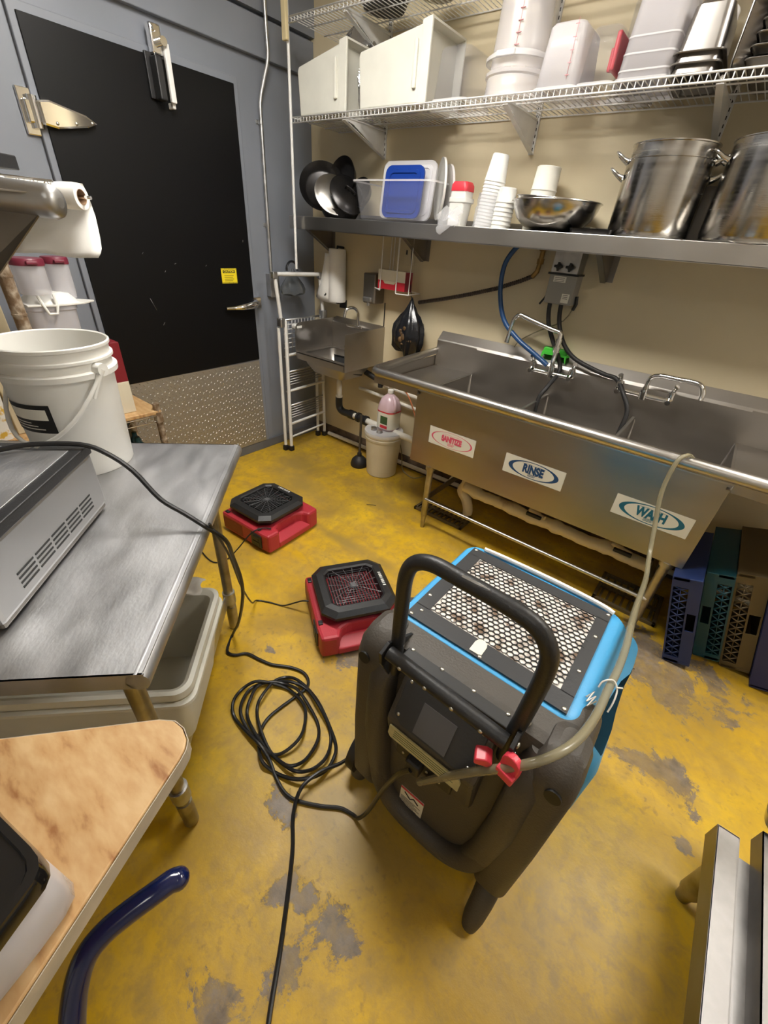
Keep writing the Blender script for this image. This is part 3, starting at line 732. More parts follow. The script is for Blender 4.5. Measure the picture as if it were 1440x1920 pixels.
for x_, lab in ((0.655, 'slotted white upright strip above the blue lid'), (1.62, 'slotted white upright strip above the paper cups'), (2.42, 'slotted white upright strip between the two stock pots'), (3.3, 'slotted white upright strip at the far right end')):
    b = MB(); b.box((x_ - 0.0125, -0.012, 1.99), (x_ + 0.0125, 0, 2.90), bev=0.001)
    o = b.build('shelf_upright', 'white_paint', label=lab, cat='shelf upright')
    b = MB(); z = 2.005
    while z < 2.88:
        b.box((x_ - 0.007, -0.0128, z), (x_ - 0.003, -0.0118, z + 0.012)); b.box((x_ + 0.003, -0.0128, z), (x_ + 0.007, -0.0118, z + 0.012)); z += 0.025
    b.build('slots', 'ink', o, world=True)

# ================================================================ three-compartment sink
t = thing('compartment_sink', 'long stainless steel three compartment sink with drainboards and sanitize, rinse and wash labels', 'sink', (2.27, -0.35, 0))
YB, YF_ = -0.055, -0.66
b = MB()
# apron, ends and outer shell of the bowl block
b.box((1.525, YF_ - 0.003, 0.455), (3.018, YF_, 0.90), bev=0.0015)
b.box((1.525, YF_, 0.455), (1.529, YB, 0.875)); b.box((3.014, YF_, 0.455), (3.018, YB, 0.875)); b.box((1.525, YF_, 0.455), (3.018, YB, 0.459))
b.build('apron', S, t, world=True)
for x0, x1 in ((1.540, 2.052), (2.064, 2.535), (2.547, 3.005)):
    cx, hw = (x0 + x1) / 2, (x1 - x0) / 2; cy, hd = (YF_ + 0.012 + YB - 0.005) / 2, (YB - 0.005 - YF_ - 0.012) / 2
    b = MB(); b.loft([(cx, cy, hw + 0.006, hd, 0.012, 0.872), (cx, cy, hw, hd - 0.003, 0.02, 0.86), (cx, cy, hw - 0.006, hd - 0.006, 0.035, 0.56), (cx, cy, hw - 0.04, hd - 0.04, 0.035, 0.535)], cap0=False)
    bw = b.build('bowl', S, t, world=True)
    b = MB(); b.lathe([(0.045, 0.539), (0.04, 0.536), (0.02, 0.532), (0.001, 0.532)], (cx, cy + 0.02, 0), n=20)
    b.build('drain', 'chrome', bw, world=True)
for x_ in (2.050, 2.533): MB().box((x_, YF_, 0.868), (x_ + 0.016, YB, 0.876), bev=0.003).build('divider_rim', 'steel', t, world=True)
# drainboards
b = MB(); b.box((1.25, YF_ - 0.03, 0.868), (1.542, YB, 0.873)); b.box((1.236, YF_ - 0.035, 0.868), (1.242, -0.03, 0.935), bev=0.002)
b.box((1.236, YF_ - 0.040, 0.868), (1.545, YF_ - 0.035, 0.93))
b.build('drainboard', S, t, world=True)
b = MB(); b.box((3.003, YF_ - 0.03, 0.868), (3.80, YB, 0.873)); b.box((3.018, YF_ - 0.040, 0.868), (3.80, YF_ - 0.035, 0.93))
b.build('drainboard', S, t, world=True)
b = MB()
b.tube([(1.238, -0.035, 0.965), (1.238, YF_ - 0.02, 0.945), (1.245, YF_ - 0.040, 0.938), (1.27, YF_ - 0.045, 0.936), (3.80, YF_ - 0.045, 0.934)], [0.021, 0.023, 0.025, 0.026, 0.026], n=20)
b.box((1.545, YF_ - 0.036, 0.895), (3.02, YF_ + 0.001, 0.90))
b.build('rolled_rim', 'steel', t, world=True)
b = MB()
b.prism([(YB, 0.868), (YB, 1.035), (YB + 0.005, 1.043), (-0.002, 1.088), (-0.002, 0.868)], 1.245, 3.8, bev=0.0015, plane='x')
b.prism([(YB - 0.013, 0.545), (YB - 0.013, 1.030), (YB - 0.004, 1.042), (YB + 0.002, 1.03), (YB + 0.002, 0.545)], 1.548, 2.998, plane='x')
b.build('backsplash', S, t, world=True)
for x_, y_ in ((1.667, -0.64), (2.96, -0.64), (1.667, -0.10), (2.96, -0.10)):
    b = MB(); b.tube([(x_, y_, 0.46), (x_, y_, 0.10), (x_, y_, 0.085), (x_, y_, 0.0)], [0.0205, 0.0205, 0.017, 0.014], n=16); b.tube([(x_, y_, 0.43), (x_, y_, 0.456)], 0.03, n=16)
    b.build('leg', 'legmetal', t, world=True)
MB().tube([(1.667, -0.655, 0.222), (2.96, -0.655, 0.222)], 0.0105, n=12).build('cross_bar', 'steel', t, world=True)
for x_ in (1.667, 2.96):
    b = MB(); b.box((x_ - 0.004, -0.64, 0.205), (x_ + 0.004, -0.10, 0.245)); b.build('cross_brace', 'steel_dark', t, world=True)
# labels on the apron
def ellipse_ring(b, cx, cz, a, c, thick, y, off=0.0, n=48):
    A, B = [], []
    for i in range(n):
        u = 2 * PI * i / n
        A.append((cx + a * math.cos(u), y, cz + c * math.sin(u)))
        B.append((cx + off + (a - thick) * math.cos(u), y, cz + (c - thick * 0.16) * math.sin(u)))
    A, B = b._v(A), b._v(B)
    for i in range(n): b.bm.faces.new((A[i], B[i], B[(i + 1) % n], A[(i + 1) % n]))
for word, x0, x1, z0, z1, ik, ts in (('SANITIZE', 1.640, 1.935, 0.610, 0.712, 'ink_pink', 0.044), ('RINSE', 2.112, 2.425, 0.605, 0.708, 'ink_blue', 0.060), ('WASH', 2.662, 2.972, 0.599, 0.699, 'ink_teal', 0.060)):
    yy = YF_ - 0.0035
    st = MB().box((x0, yy - 0.0007, z0), (x1, yy, z1)).build('sink_label', 'sticker', t, world=True, label='cream label with the word %s in an oval' % word)
    cx, cz = (x0 + x1) / 2, (z0 + z1) / 2
    b = MB(); ellipse_ring(b, cx, cz, 0.132, 0.0445, 0.023 if word != 'SANITIZE' else 0.010, yy - 0.0010)
    b.build('oval', ik, st, world=True, sharp=False)
    text(word, ts, ik, st, face_ny(cx, yy - 0.0012, cz + 0.002), xs=0.70, bold=0.0032)
    b = MB()
    for k in range(3): b.box((cx - 0.022, yy - 0.0012, cz - 0.0225 - k * 0.0055), (cx + 0.022 - 0.004 * k, yy - 0.0008, cz - 0.0200 - k * 0.0055))
    b.tube([(cx - 0.06, yy - 0.001, cz + 0.027), (cx - 0.02, yy - 0.001, cz + 0.031), (cx, yy - 0.001, cz + 0.026), (cx + 0.03, yy - 0.001, cz + 0.030), (cx + 0.06, yy - 0.001, cz + 0.026)], 0.0006, n=4, smooth=3)
    b.build('small_print', ik, st, world=True)

# faucets mounted on the backsplash
def wall_faucet(name, xa, xb, z, label, spout_pts):
    t = thing(name, label, 'faucet', ((xa + xb) / 2, YB, z), group=None)
    b = MB(); b.tube([(xa, -0.115, z), (xb, -0.115, z)], 0.0125, n=14)
    xm = (xa + xb) / 2; b.cyl((xm, -0.115, z - 0.018), (xm, -0.115, z + 0.028), 0.019, n=16); b.cyl((xm, -0.115, z + 0.028), (xm, -0.115, z + 0.045), 0.014, n=16)
    body = b.build('faucet_body', 'chrome', t, world=True)
    for x_ in (xa, xb):
        b = MB(); b.cyl((x_, YB, z), (x_, YB - 0.012, z), 0.030, n=20); b.cyl((x_, YB, z), (x_, -0.14, z), 0.0165, n=16); b.ball((x_, -0.115, z), 0.021, n=14)
        b.cyl((x_, -0.135, z), (x_, -0.155, z), 0.019, 0.012, n=14)
        vb = b.build('valve', 'chrome', t, world=True)
        b = MB(); s = -1 if x_ == xa else 1
        b.cyl((x_, -0.115, z + 0.01), (x_, -0.115, z + 0.045), 0.018, n=12)
        b.tube([(x_, -0.115, z + 0.035), (x_ + 0.004 * s, -0.12, z + 0.06), (x_ + 0.010 * s, -0.135, z + 0.078)], [0.012, 0.009, 0.012], n=10, smooth=3)
        b.build('lever', 'chrome', vb, world=True)
    MB().tube(spout_pts, 0.0115, n=12, smooth=5).build('spout', 'chrome', t, world=True)
    return t, xm
t1, xm = wall_faucet('swing_faucet', 1.945, 2.170, 1.005, 'chrome wall faucet with a tall riser and folded swing spout over the middle bowl',
    [(2.052, -0.115, 1.18), (2.052, -0.115, 1.205), (2.045, -0.115, 1.222), (1.99, -0.115, 1.232), (1.86, -0.118, 1.262), (1.805, -0.12, 1.275), (1.782, -0.12, 1.262), (1.768, -0.12, 1.23), (1.76, -0.12, 1.16)])
b = MB(); b.cyl((2.052, -0.115, 1.02), (2.052, -0.115, 1.18), 0.0125, n=14); b.cyl((2.052, -0.115, 1.12), (2.052, -0.115, 1.15), 0.019, n=14); b.cyl((2.052, -0.115, 1.165), (2.052, -0.115, 1.19), 0.0165, n=14)
b.build('riser', 'chrome', t1, world=True)
MB().cyl((1.762, -0.12, 1.165), (1.757, -0.12, 1.12), 0.014, n=12).build('spout_tip', 'chrome', t1, world=True)
wall_faucet('wall_faucet', 2.425, 2.665, 1.003, 'chrome wall faucet with a low curved spout over the right hand bowl',
    [(2.545, -0.115, 1.03), (2.545, -0.115, 1.075), (2.555, -0.12, 1.10), (2.59, -0.13, 1.115), (2.66, -0.145, 1.118), (2.735, -0.16, 1.122), (2.768, -0.17, 1.112), (2.785, -0.175, 1.085), (2.787, -0.176, 1.055)])

# control box, hoses, flex line
t = thing('dispenser_control_box', 'grey chemical dispenser box with two black valves mounted high above the sink', 'control box', (1.975, 0, 1.35))
MB().box((1.905, -0.10, 1.495), (2.045, 0, 1.70), bev=0.004).build('upper_box', 'galv', t, world=True)
MB().prism([(1.905, -0.095), (2.05, -0.095), (2.05, 0), (1.905, 0)], 1.352, 1.490, bev=0.004, plane='z').build('lower_box', mat('grey_plastic_box', (0.30, 0.29, 0.265), 0.5), t, world=True)
MB().box((1.895, -0.103, 1.488), (2.055, -0.0, 1.497), bev=0.001).build('seam', 'black', t, world=True)
for x_ in (1.945, 2.005):
    b = MB(); b.cyl((x_, -0.10, 1.525), (x_, -0.115, 1.525), 0.014, n=16); b.box((x_ - 0.022, -0.122, 1.520), (x_ + 0.022, -0.112, 1.532), bev=0.003); b.box((x_ - 0.006, -0.122, 1.505), (x_ + 0.006, -0.112, 1.545), bev=0.003)
    b.build('valve_knob', 'black', t, world=True)
for x0, x1, z0, z1 in ((1.93, 1.995, 1.455, 1.482), (1.995, 2.035, 1.362, 1.405)):
    b = MB(); b.box((x0, -0.0965, z0), (x1, -0.095, z1)); lb = b.build('printed_label', 'paper_sh', t, world=True, label='white printed label')
    b = MB()
    for k in range(3): b.box((x0 + 0.006, -0.0972, z1 - 0.008 - k * 0.008), (x1 - 0.008, -0.0966, z1 - 0.006 - k * 0.008))
    b.build('small_print', 'ink', lb, world=True)
b = MB(); b.tube([(1.895, -0.03, 1.40), (1.885, -0.03, 1.37), (1.86, -0.02, 1.335)], 0.006, n=6); b.tube([(2.055, -0.03, 1.395), (2.062, -0.03, 1.36), (2.05, -0.02, 1.33)], 0.01, n=6)
b.build('side_clip', 'black', t, world=True)
MB().tube([(1.755,-0.08,1.640),(1.70,-0.06,1.615),(1.655,-0.055,1.575),(1.620,-0.060,1.496),(1.638,-0.080,1.363),(1.704,-0.100,1.232),(1.817,-0.120,1.151),(1.938,-0.140,1.097),(2.035,-0.150,1.052)], 0.0135, n=12, smooth=5).build('blue_hose', 'blue_hose', label='blue rubber hose looping from under the shelf down to the left faucet', cat='hose')
MB().tube([(1.931,-0.060,1.355),(1.938,-0.060,1.298),(1.962,-0.070,1.238),(2.010,-0.072,1.162),(2.058,-0.075,1.097),(2.095,-0.09,1.021),(2.085,-0.20,0.952),(2.066,-0.24,0.884),(2.075,-0.26,0.751)], 0.0115, n=12, smooth=5).build('black_hose', 'rubber', label='black hose dropping straight from the control box into the middle bowl', cat='hose')
MB().tube([(1.993,-0.060,1.357),(2.000,-0.060,1.297),(2.024,-0.070,1.238),(2.075,-0.080,1.161),(2.149,-0.085,1.105),(2.246,-0.09,1.075),(2.336,-0.095,1.057),(2.40,-0.10,1.048),(2.465,-0.17,1.0),(2.515,-0.20,0.93),(2.520,-0.23,0.83),(2.515,-0.28,0.699)], 0.0115, n=12, smooth=5).build('black_hose', 'rubber', label='black hose curving right from the control box over to the right faucet', cat='hose')
t = thing('flexible_gas_line', 'dark ribbed flexible line crossing the cream wall to a brass valve', 'pipe', (1.4, 0, 1.23))
P_ = [V(p) for p in ((1.043,-0.030,1.235),(1.239,-0.045,1.281),(1.424,-0.045,1.331),(1.592,-0.040,1.382),(1.728,-0.040,1.435),(1.798,-0.040,1.468))]
b = MB(); fine = []
for a_, c_ in zip(P_, P_[1:]):
    nn = int((c_ - a_).length / 0.006)
    fine += [a_.lerp(c_, i / nn) for i in range(nn)]
b.tube(fine, [0.0125 if i % 2 else 0.0095 for i in range(len(fine))], n=10)
b.build('ribbed_hose', mat('dark_brown_hose', (0.035, 0.02, 0.012), 0.4), t, world=True)
b = MB(); b.tube([(1.79, -0.04, 1.462), (1.812, -0.045, 1.49), (1.818, -0.045, 1.55), (1.82, -0.045, 1.605)], 0.013, n=10); b.cyl((1.818, -0.045, 1.525), (1.818, -0.045, 1.55), 0.02, n=6); b.cyl((1.80, -0.045, 1.60), (1.90, -0.045, 1.61), 0.016, n=10); b.ball((1.82, -0.045, 1.605), 0.024)
b.build('brass_valve', 'brass', t, world=True)
b = MB(); b.box((1.955, -0.055, 1.088), (2.105, -0.002, 1.094), bev=0.001)
b.prism([(1.955, 1.06), (1.975, 1.09), (2.09, 1.09), (2.105, 1.055), (2.10, 1.10), (1.96, 1.105)], -0.062, -0.054, plane='y')
b.box((1.96, -0.05, 1.094), (2.10, -0.008, 1.125), bev=0.004)
b.build('green_bracket', 'green', label='bright green plastic holder on the sink ledge behind the left faucet', cat='holder')
b = MB(); b.tube([(2.055, -0.02, 1.355), (2.02, -0.03, 1.27), (1.90, -0.02, 1.20), (1.80, -0.02, 1.13), (1.775, -0.03, 1.085)], 0.0035, n=6, smooth=3)
b.build('thin_tube', 'tube_cl', label='thin clear tube draped on the wall behind the swing faucet', cat='tube')
b = MB(); b.lathe([(0.008, 0.0), (0.009, 0.004), (0.001, 0.006)], mtx=Matrix.Translation(V((2.70, YB, 1.02))) @ Matrix.Rotation(PI / 2, 4, 'X'), n=12)
b.build('plug_hole', 'ink', label='small dark hole plug in the backsplash by the right faucet spout', cat='plug')
# ================================================================ plumbing under the sink
t = thing('waste_pipe_run', 'stained cream insulated waste pipe slung under the three compartment sink', 'pipe', (2.3, -0.33, 0))
b = MB()
def wob(p, k): return (p[0], p[1] + 0.003 * math.sin(k * 0.9), p[2] + 0.004 * math.cos(k * 0.5))
pts = []
n_ = 46
for i in range(n_ + 1):
    s = i / n_; pts.append(wob((1.80 + 1.12 * s, -0.40, 0.262 - 0.015 * min(1, s * 3)), i))
b.tube(pts, [0.035 + (0.006 if i % 11 in (3, 4) else 0.0) + 0.0015 * ((i * 5) % 3 - 1) for i in range(n_ + 1)], n=14)
b.build('main_pipe', 'pvc_old', t, world=True)
b = MB(); b.tube([(1.79, -0.33, 0.46), (1.785, -0.33, 0.33), (1.78, -0.33, 0.25), (1.765, -0.33, 0.19), (1.80, -0.33, 0.14), (1.83, -0.34, 0.085), (1.835, -0.34, 0.04)], [0.034, 0.036, 0.033, 0.04, 0.036, 0.034, 0.033], n=14, smooth=4)
b.build('down_pipe', 'pvc_old', t, world=True)
for x_ in (2.30, 2.77):
    b = MB(); b.tube([(x_, -0.33, 0.53), (x_, -0.33, 0.42), (x_ - 0.01, -0.33, 0.32), (x_ - 0.05, -0.33, 0.235)], 0.034, n=14, smooth=3); b.tube([(x_ - 0.05, -0.40, 0.29), (x_ + 0.05, -0.44, 0.295)], 0.013, n=10)
    b.build('bowl_drop', 'pvc_old', t, world=True)
for x_ in (2.245, 2.735):
    MB().box((x_, -0.465, 0.285), (x_ + 0.09, -0.445, 0.305), bev=0.004).build('valve_lever', 'rubber', t, world=True)
b = MB(); b.tube([(1.56, -0.12, 0.10), (1.62, -0.14, 0.20), (1.70, -0.16, 0.25), (1.74, -0.18, 0.20), (1.72, -0.20, 0.12)], 0.02, n=10, smooth=4)
b.build('curved_trap', 'pvc', label='white curved trap pipe behind the left leg of the big sink', cat='pipe')
def grate(x0, y0, x1, y1, h, label):
    b = MB(); fw = 0.018
    b.box((x0, y0, 0), (x1, y0 + fw, h), bev=0.002); b.box((x0, y1 - fw, 0), (x1, y1, h), bev=0.002); b.box((x0, y0, 0), (x0 + fw, y1, h), bev=0.002); b.box((x1 - fw, y0, 0), (x1, y1, h), bev=0.002)
    n = int((x1 - x0) / 0.032)
    for i in range(1, n):
        x_ = x0 + (x1 - x0) * i / n
        b.box((x_ - 0.006, y0 + fw, h - 0.012), (x_ + 0.006, y1 - fw, h))
    b.box((x0 + fw, (y0 + y1) / 2 - 0.012, h - 0.014), (x1 - fw, (y0 + y1) / 2 + 0.012, h - 0.001))
    b.build('slotted_grate', 'rack_tan', label=label, cat='grate')
grate(1.50, -0.50, 1.88, -0.33, 0.02, 'slotted tan plastic grate on the floor under the left end of the sink')
grate(2.74, -0.54, 3.06, -0.27, 0.02, 'slotted tan plastic grate on the floor under the right end of the sink')
b = MB(); b.tube([(0.20, -0.045, 0.03), (3.6, -0.045, 0.055)], 0.0165, n=12)
fp = b.build('floor_pipe', 'pvc', label='white pipe running along the floor at the foot of the cream wall', cat='pipe')
for z, x0, x1, lb in ((0.60, 0.80, 1.40, 'upper white pipe on the wall behind the pink jug'), (0.515, 0.55, 1.45, 'lower white pipe on the wall behind the pink jug')):
    MB().tube([(x0, -0.035, z + 0.02), (x1, -0.035, z - 0.02)], 0.014, n=12).build('wall_pipe', 'pvc', label=lb, cat='pipe')
b = MB(); b.tube([(0.66, -0.10, 0.70), (0.78, -0.08, 0.66), (0.86, -0.07, 0.645)], 0.022, n=10); b.tube([(0.80, -0.08, 0.69), (0.80, -0.08, 0.61)], 0.02, n=10)
o = b.build('supply_valve', 'rubber', label='dark supply valve under the right side of the hand sink', cat='valve')
b = MB(); b.cyl((0.85, -0.07, 0.655), (0.905, -0.07, 0.64), 0.032, n=14); b.cyl((0.875, -0.10, 0.65), (0.875, -0.04, 0.65), 0.012, n=8)
b.build('white_fitting', 'pvc', o, world=True)
MB().tube([(0.905, -0.06, 0.645), (0.97, -0.05, 0.655), (1.05, -0.05, 0.60), (1.14, -0.08, 0.50), (1.21, -0.14, 0.44)], 0.005, n=8, smooth=5).build('orange_tube', 'orange_t', label='thin orange tube arching from the wall valve toward the sink', cat='tube')
MB().tube([(1.02, -0.22, 0.372), (1.075, -0.205, 0.36), (1.106, -0.15, 0.20), (1.115, -0.13, 0.05), (1.15, -0.13, 0.010), (1.25, -0.15, 0.010), (1.30, -0.08, 0.02)], 0.004, n=8, smooth=5).build('clear_tube', 'tube_cl', label='thin clear tube from the lidded pail down to the floor', cat='tube')

# pail with lid, jug, plunger
t = thing('lidded_pail', 'white round pail with a clear lid on the floor under the drainboard', 'pail', (0.985, -0.235, 0))
b = MB(); b.lathe([(0.001, 0.0), (0.112, 0.0), (0.118, 0.006), (0.132, 0.22), (0.138, 0.30), (0.142, 0.30), (0.143, 0.315), (0.138, 0.318), (0.140, 0.352), (0.134, 0.352), (0.128, 0.30), (0.110, 0.012), (0.001, 0.012)], (0.985, -0.235, 0), n=40)
b.build('pail_body', 'cream_pl', t, world=True)
b = MB(); b.lathe([(0.001, 0.366), (0.06, 0.368), (0.115, 0.366), (0.128, 0.360), (0.146, 0.362), (0.149, 0.356), (0.148, 0.338), (0.145, 0.338)], (0.985, -0.235, 0), n=40)
b.build('lid', 'milky', t, world=True, label='cloudy lid')
t = thing('chemical_jug', 'clear gallon jug of pink liquid with a green label standing on the lidded pail', 'jug', (0.995, -0.20, 0.37))
jx, jy, jz = 0.995, -0.20, 0.372
b = MB(); b.loft([(jx, jy, 0.070, 0.070, 0.045, jz), (jx, jy, 0.076, 0.076, 0.05, jz + 0.01), (jx, jy, 0.076, 0.076, 0.05, jz + 0.155), (jx, jy, 0.073, 0.073, 0.055, jz + 0.185), (jx, jy, 0.060, 0.060, 0.05, jz + 0.225), (jx, jy, 0.036, 0.036, 0.035, jz + 0.250), (jx, jy, 0.021, 0.021, 0.0205, jz + 0.262), (jx, jy, 0.020, 0.020, 0.0195, jz + 0.275)], n=7)
b.tube([(jx + 0.055, jy - 0.02, jz + 0.13), (jx + 0.078, jy - 0.035, jz + 0.17), (jx + 0.068, jy - 0.03, jz + 0.215), (jx + 0.035, jy - 0.01, jz + 0.243)], 0.013, n=10, smooth=4)
b.build('jug_body', 'red_liq', t, world=True)
MB().lathe([(0.0225, jz + 0.268), (0.0225, jz + 0.290), (0.018, jz + 0.293), (0.001, jz + 0.293)], (jx, jy, 0), n=18).build('cap', 'white_pl', t, world=True)
b = MB(); b.loft([(jx, jy, 0.0768, 0.0768, 0.05, jz + 0.012), (jx, jy, 0.0768, 0.0768, 0.05, jz + 0.145)], n=7, cap0=False, cap1=False)
lb = b.build('wrap_label', 'sticker', t, world=True)
b = MB(); b.loft([(jx, jy, 0.0772, 0.0772, 0.05, jz + 0.135), (jx, jy, 0.0772, 0.0772, 0.05, jz + 0.145)], n=7, cap0=False, cap1=False); b.build('red_stripe', 'redlid', lb, world=True)
b = MB(); b.box((jx - 0.02, jy - 0.0782, jz + 0.05), (jx + 0.045, jy - 0.0772, jz + 0.11)); b.build('green_print', 'label_gr', lb, world=True)
b = MB(); b.box((jx - 0.02, jy - 0.0782, jz + 0.018), (jx + 0.045, jy - 0.0772, jz + 0.040)); b.build('red_print', 'redlid', lb, world=True)
b = MB(); b.cyl((0.945, -0.31, 0.368), (0.945, -0.31, 0.388), 0.022, n=14); b.cyl((1.005, -0.315, 0.368), (1.005, -0.315, 0.385), 0.026, 0.02, n=12)
b.build('siphon_cap', 'galv', label='small cap fitting on the lid of the white pail', cat='cap')
t = thing('plunger', 'black rubber plunger standing on the floor left of the white pail', 'plunger', (0.79, -0.285, 0))
MB().lathe([(0.063, 0.0), (0.068, 0.004), (0.070, 0.02), (0.060, 0.055), (0.038, 0.078), (0.020, 0.088), (0.017, 0.115), (0.010, 0.118)], (0.79, -0.285, 0), n=28).build('cup', 'rubber', t, world=True)
MB().tube([(0.79, -0.285, 0.10), (0.785, -0.275, 0.43)], 0.0095, n=12).build('stick', mat('dark_wood_stick', (0.055, 0.045, 0.035), 0.5), t, world=True)

# ================================================================ dish racks standing on edge
def dish_rack(name, x0, x1, y0, z1, m_, lat, label, handle=None):
    t = thing(name, label, 'dish rack', ((x0 + x1) / 2, y0 + 0.25, 0), group=None)
    y1 = y0 + 0.48; b = MB(); RX_ = Matrix.Translation(V((x0, 0, 0))) @ Matrix.Rotation(math.radians(-16.5), 4, 'Y') @ Matrix.Translation(V((-x0, 0, 0))); b.X = RX_
    b.box((x0, y0 + 0.006, 0), (x0 + 0.006, y1, z1), bev=0.002); b.box((x1 - 0.006, y0 + 0.006, 0), (x1, y1, z1), bev=0.002)
    b.box((x0, y0, z1 - 0.02), (x1, y1, z1), bev=0.004); b.box((x0, y0, 0.0), (x1, y1, 0.02), bev=0.004)
    l0, l1 = lat
    # front face around the lattice window
    for a, c in ((x0, l0), (l1, x1)):
        if c - a > 0.004:
            if handle and (handle == 'L') == (a == x0):
                b.box((a, y0, 0.02), (c, y0 + 0.006, z1 * 0.42)); b.box((a, y0, z1 * 0.62), (c, y0 + 0.006, z1 - 0.015)); b.box((a, y0, z1 * 0.42), (a + 0.007, y0 + 0.006, z1 * 0.62)); b.box((c - 0.007, y0, z1 * 0.42), (c, y0 + 0.006, z1 * 0.62))
            else: b.box((a, y0, 0.01), (c, y0 + 0.006, z1 - 0.01))
    b.box((l0, y0, 0.0), (l1, y0 + 0.006, 0.035)); b.box((l0, y0, z1 - 0.05), (l1, y0 + 0.006, z1))
    b.build('rack_shell', m_, t, world=True)
    b = MB(); b.X = RX_; z = 0.035; st = 0.036
    while z < z1 - 0.055:
        zt = min(z + st, z1 - 0.05)
        for a, c in (((l0, z), (l1, zt)), ((l0, zt), (l1, z))): b.tube([(a[0], y0 + 0.004, a[1]), (c[0], y0 + 0.004, c[1])], 0.0034, n=5)
        z += st
    b.tube([((l0 + l1) / 2, y0 + 0.004, 0.03), ((l0 + l1) / 2, y0 + 0.004, z1 - 0.05)], 0.002, n=5)
    b.build('lattice', m_, t, world=True)
dish_rack('dish_rack', 3.128, 3.236, -0.735, 0.47, 'rack_blue', (3.135, 3.190), 'blue lattice dish rack on its edge, nearest the sink leg', 'R')
dish_rack('dish_rack', 3.242, 3.345, -0.60, 0.475, 'rack_teal', (3.288, 3.338), 'teal dish rack on its edge between the blue and tan racks', 'L')
dish_rack('dish_rack', 3.350, 3.462, -0.585, 0.52, 'rack_tan', (3.358, 3.410), 'tan dish rack on its edge between the teal and navy racks', 'R')
dish_rack('dish_rack', 3.470, 3.60, -0.63, 0.50, 'rack_navy', (3.55, 3.595), 'navy dish rack at the right edge under the drainboard')

# ================================================================ air movers
def air_mover(label, loc, rz, slats):
    t = thing('air_mover', label, 'fan', loc, rz, group='red low profile air movers on the floor')
    b = MB()
    body = [(-0.205, -0.205), (0.135, -0.205), (0.205, -0.20), (0.21, -0.12), (0.165, -0.105), (0.14, -0.06), (0.14, 0.06), (0.165, 0.105), (0.21, 0.12), (0.205, 0.20), (0.135, 0.205), (-0.205, 0.205)]
    b.prism(body, 0.012, 0.135, bev=0.014)
    sh = b.build('housing', 'red', t)
    b = MB(); b.prism([(0.14, 0.012), (0.20, 0.012), (0.212, 0.022), (0.212, 0.055), (0.19, 0.062), (0.15, 0.075), (0.14, 0.072)], -0.125, 0.125, bev=0.006, plane='y')
    b.build('carry_handle', 'red', t)
    b = MB(); b.box((-0.195, -0.206, 0.03), (-0.02, -0.2, 0.11), bev=0.002)
    b.build('outlet_grille', 'red_dark', t)
    b = MB(); b.box((0.06, -0.211, 0.025), (0.15, -0.200, 0.115), bev=0.006); b.box((0.075, -0.2135, 0.035), (0.135, -0.209, 0.065), bev=0.003); b.box((0.08, -0.2145, 0.075), (0.13, -0.209, 0.10), bev=0.003)
    b.build('switch_panel', 'black', t)
    for x_, y_ in ((-0.17, -0.17), (0.16, -0.17), (-0.17, 0.17), (0.16, 0.17)):
        MB().cyl((x_, y_, 0), (x_, y_, 0.014), 0.018, n=12).build('foot', 'rubber', t)
    # clip marks on the red deck
    b = MB(); b.box((0.10, -0.195, 0.132), (0.125, -0.175, 0.142), bev=0.003); b.box((-0.185, -0.195, 0.132), (-0.155, -0.175, 0.142), bev=0.003)
    b.build('clip', 'black', t)
    # black intake hood
    def octo(h, c, z): return [(-h, -h + c), (-h + c, -h), (h - c, -h), (h, -h + c), (h, h - c), (h - c, h), (-h + c, h), (-h, h - c)]
    X = -0.025
    b = MB()
    secs = [(0.150, 0.045, 0.135), (0.168, 0.05, 0.160), (0.178, 0.052, 0.172), (0.178, 0.052, 0.186), (0.158, 0.05, 0.204), (0.128, 0.028, 0.208), (0.120, 0.026, 0.202), (0.116, 0.025, 0.175)]
    rings = [b._v([(x + X, y, z) for x, y in octo(h, c, z)]) for h, c, z in secs]
    for A, B in zip(rings, rings[1:]):
        for j in range(8): b.bm.faces.new((A[j], A[(j + 1) % 8], B[(j + 1) % 8], B[j]))
    hd = b.build('intake_hood', 'black', t)
    b = MB(); b.prism([(x + X, y) for x, y in octo(0.116, 0.025, 0)], 0.150, 0.158); b.build('intake_well', 'ink', t)
    b = MB()
    for k in range(17): y = -0.108 + k * 0.0135; b.box((-0.108 + X, y - 0.002, 0.160), (0.108 + X, y + 0.002, 0.170))
    b.build('slats', 'red_dark' if slats else 'black', t, label='horizontal slats below the guard')
    b = MB()
    for k in range(1, 8):
        h = 0.014 * k + 0.004; pts = [(-h + X, -h, 0.199), (h + X, -h, 0.199), (h + X, h, 0.199), (-h + X, h, 0.199)]
        b.tube(pts, 0.0013, n=5, closed=True)
    for k in range(16):
        a = 2 * PI * (k + 0.5) / 16; rr = 0.116 / max(abs(math.cos(a)), abs(math.sin(a)))
        b.tube([(0.012 * math.cos(a) + X, 0.012 * math.sin(a), 0.1985), (rr * math.cos(a) + X, rr * math.sin(a), 0.200)], 0.0013, n=5)
    b.box((-0.013 + X, -0.013, 0.196), (0.013 + X, 0.013, 0.2025), bev=0.001)
    b.build('wire_guard', mat('dark_guard_wire', (0.16, 0.16, 0.17), 0.4, 0.5) if 'dark_guard_wire' not in bpy.data.materials else bpy.data.materials['dark_guard_wire'], t)
    b = MB()
    for k in range(8):
        y = -0.05 + k * 0.0125; b.box((y + X, 0.136, 0.2056), (y + (0.008 if k % 3 else 0.005) + X, 0.150, 0.2066), rot=(-0.13, 0, 0))
    b.build('logo_print', 'white_pl', hd)
    return t
air_mover('red air mover with a black hood, the far one near the steel table leg', (0.975, -1.325, 0), math.radians(3), False)
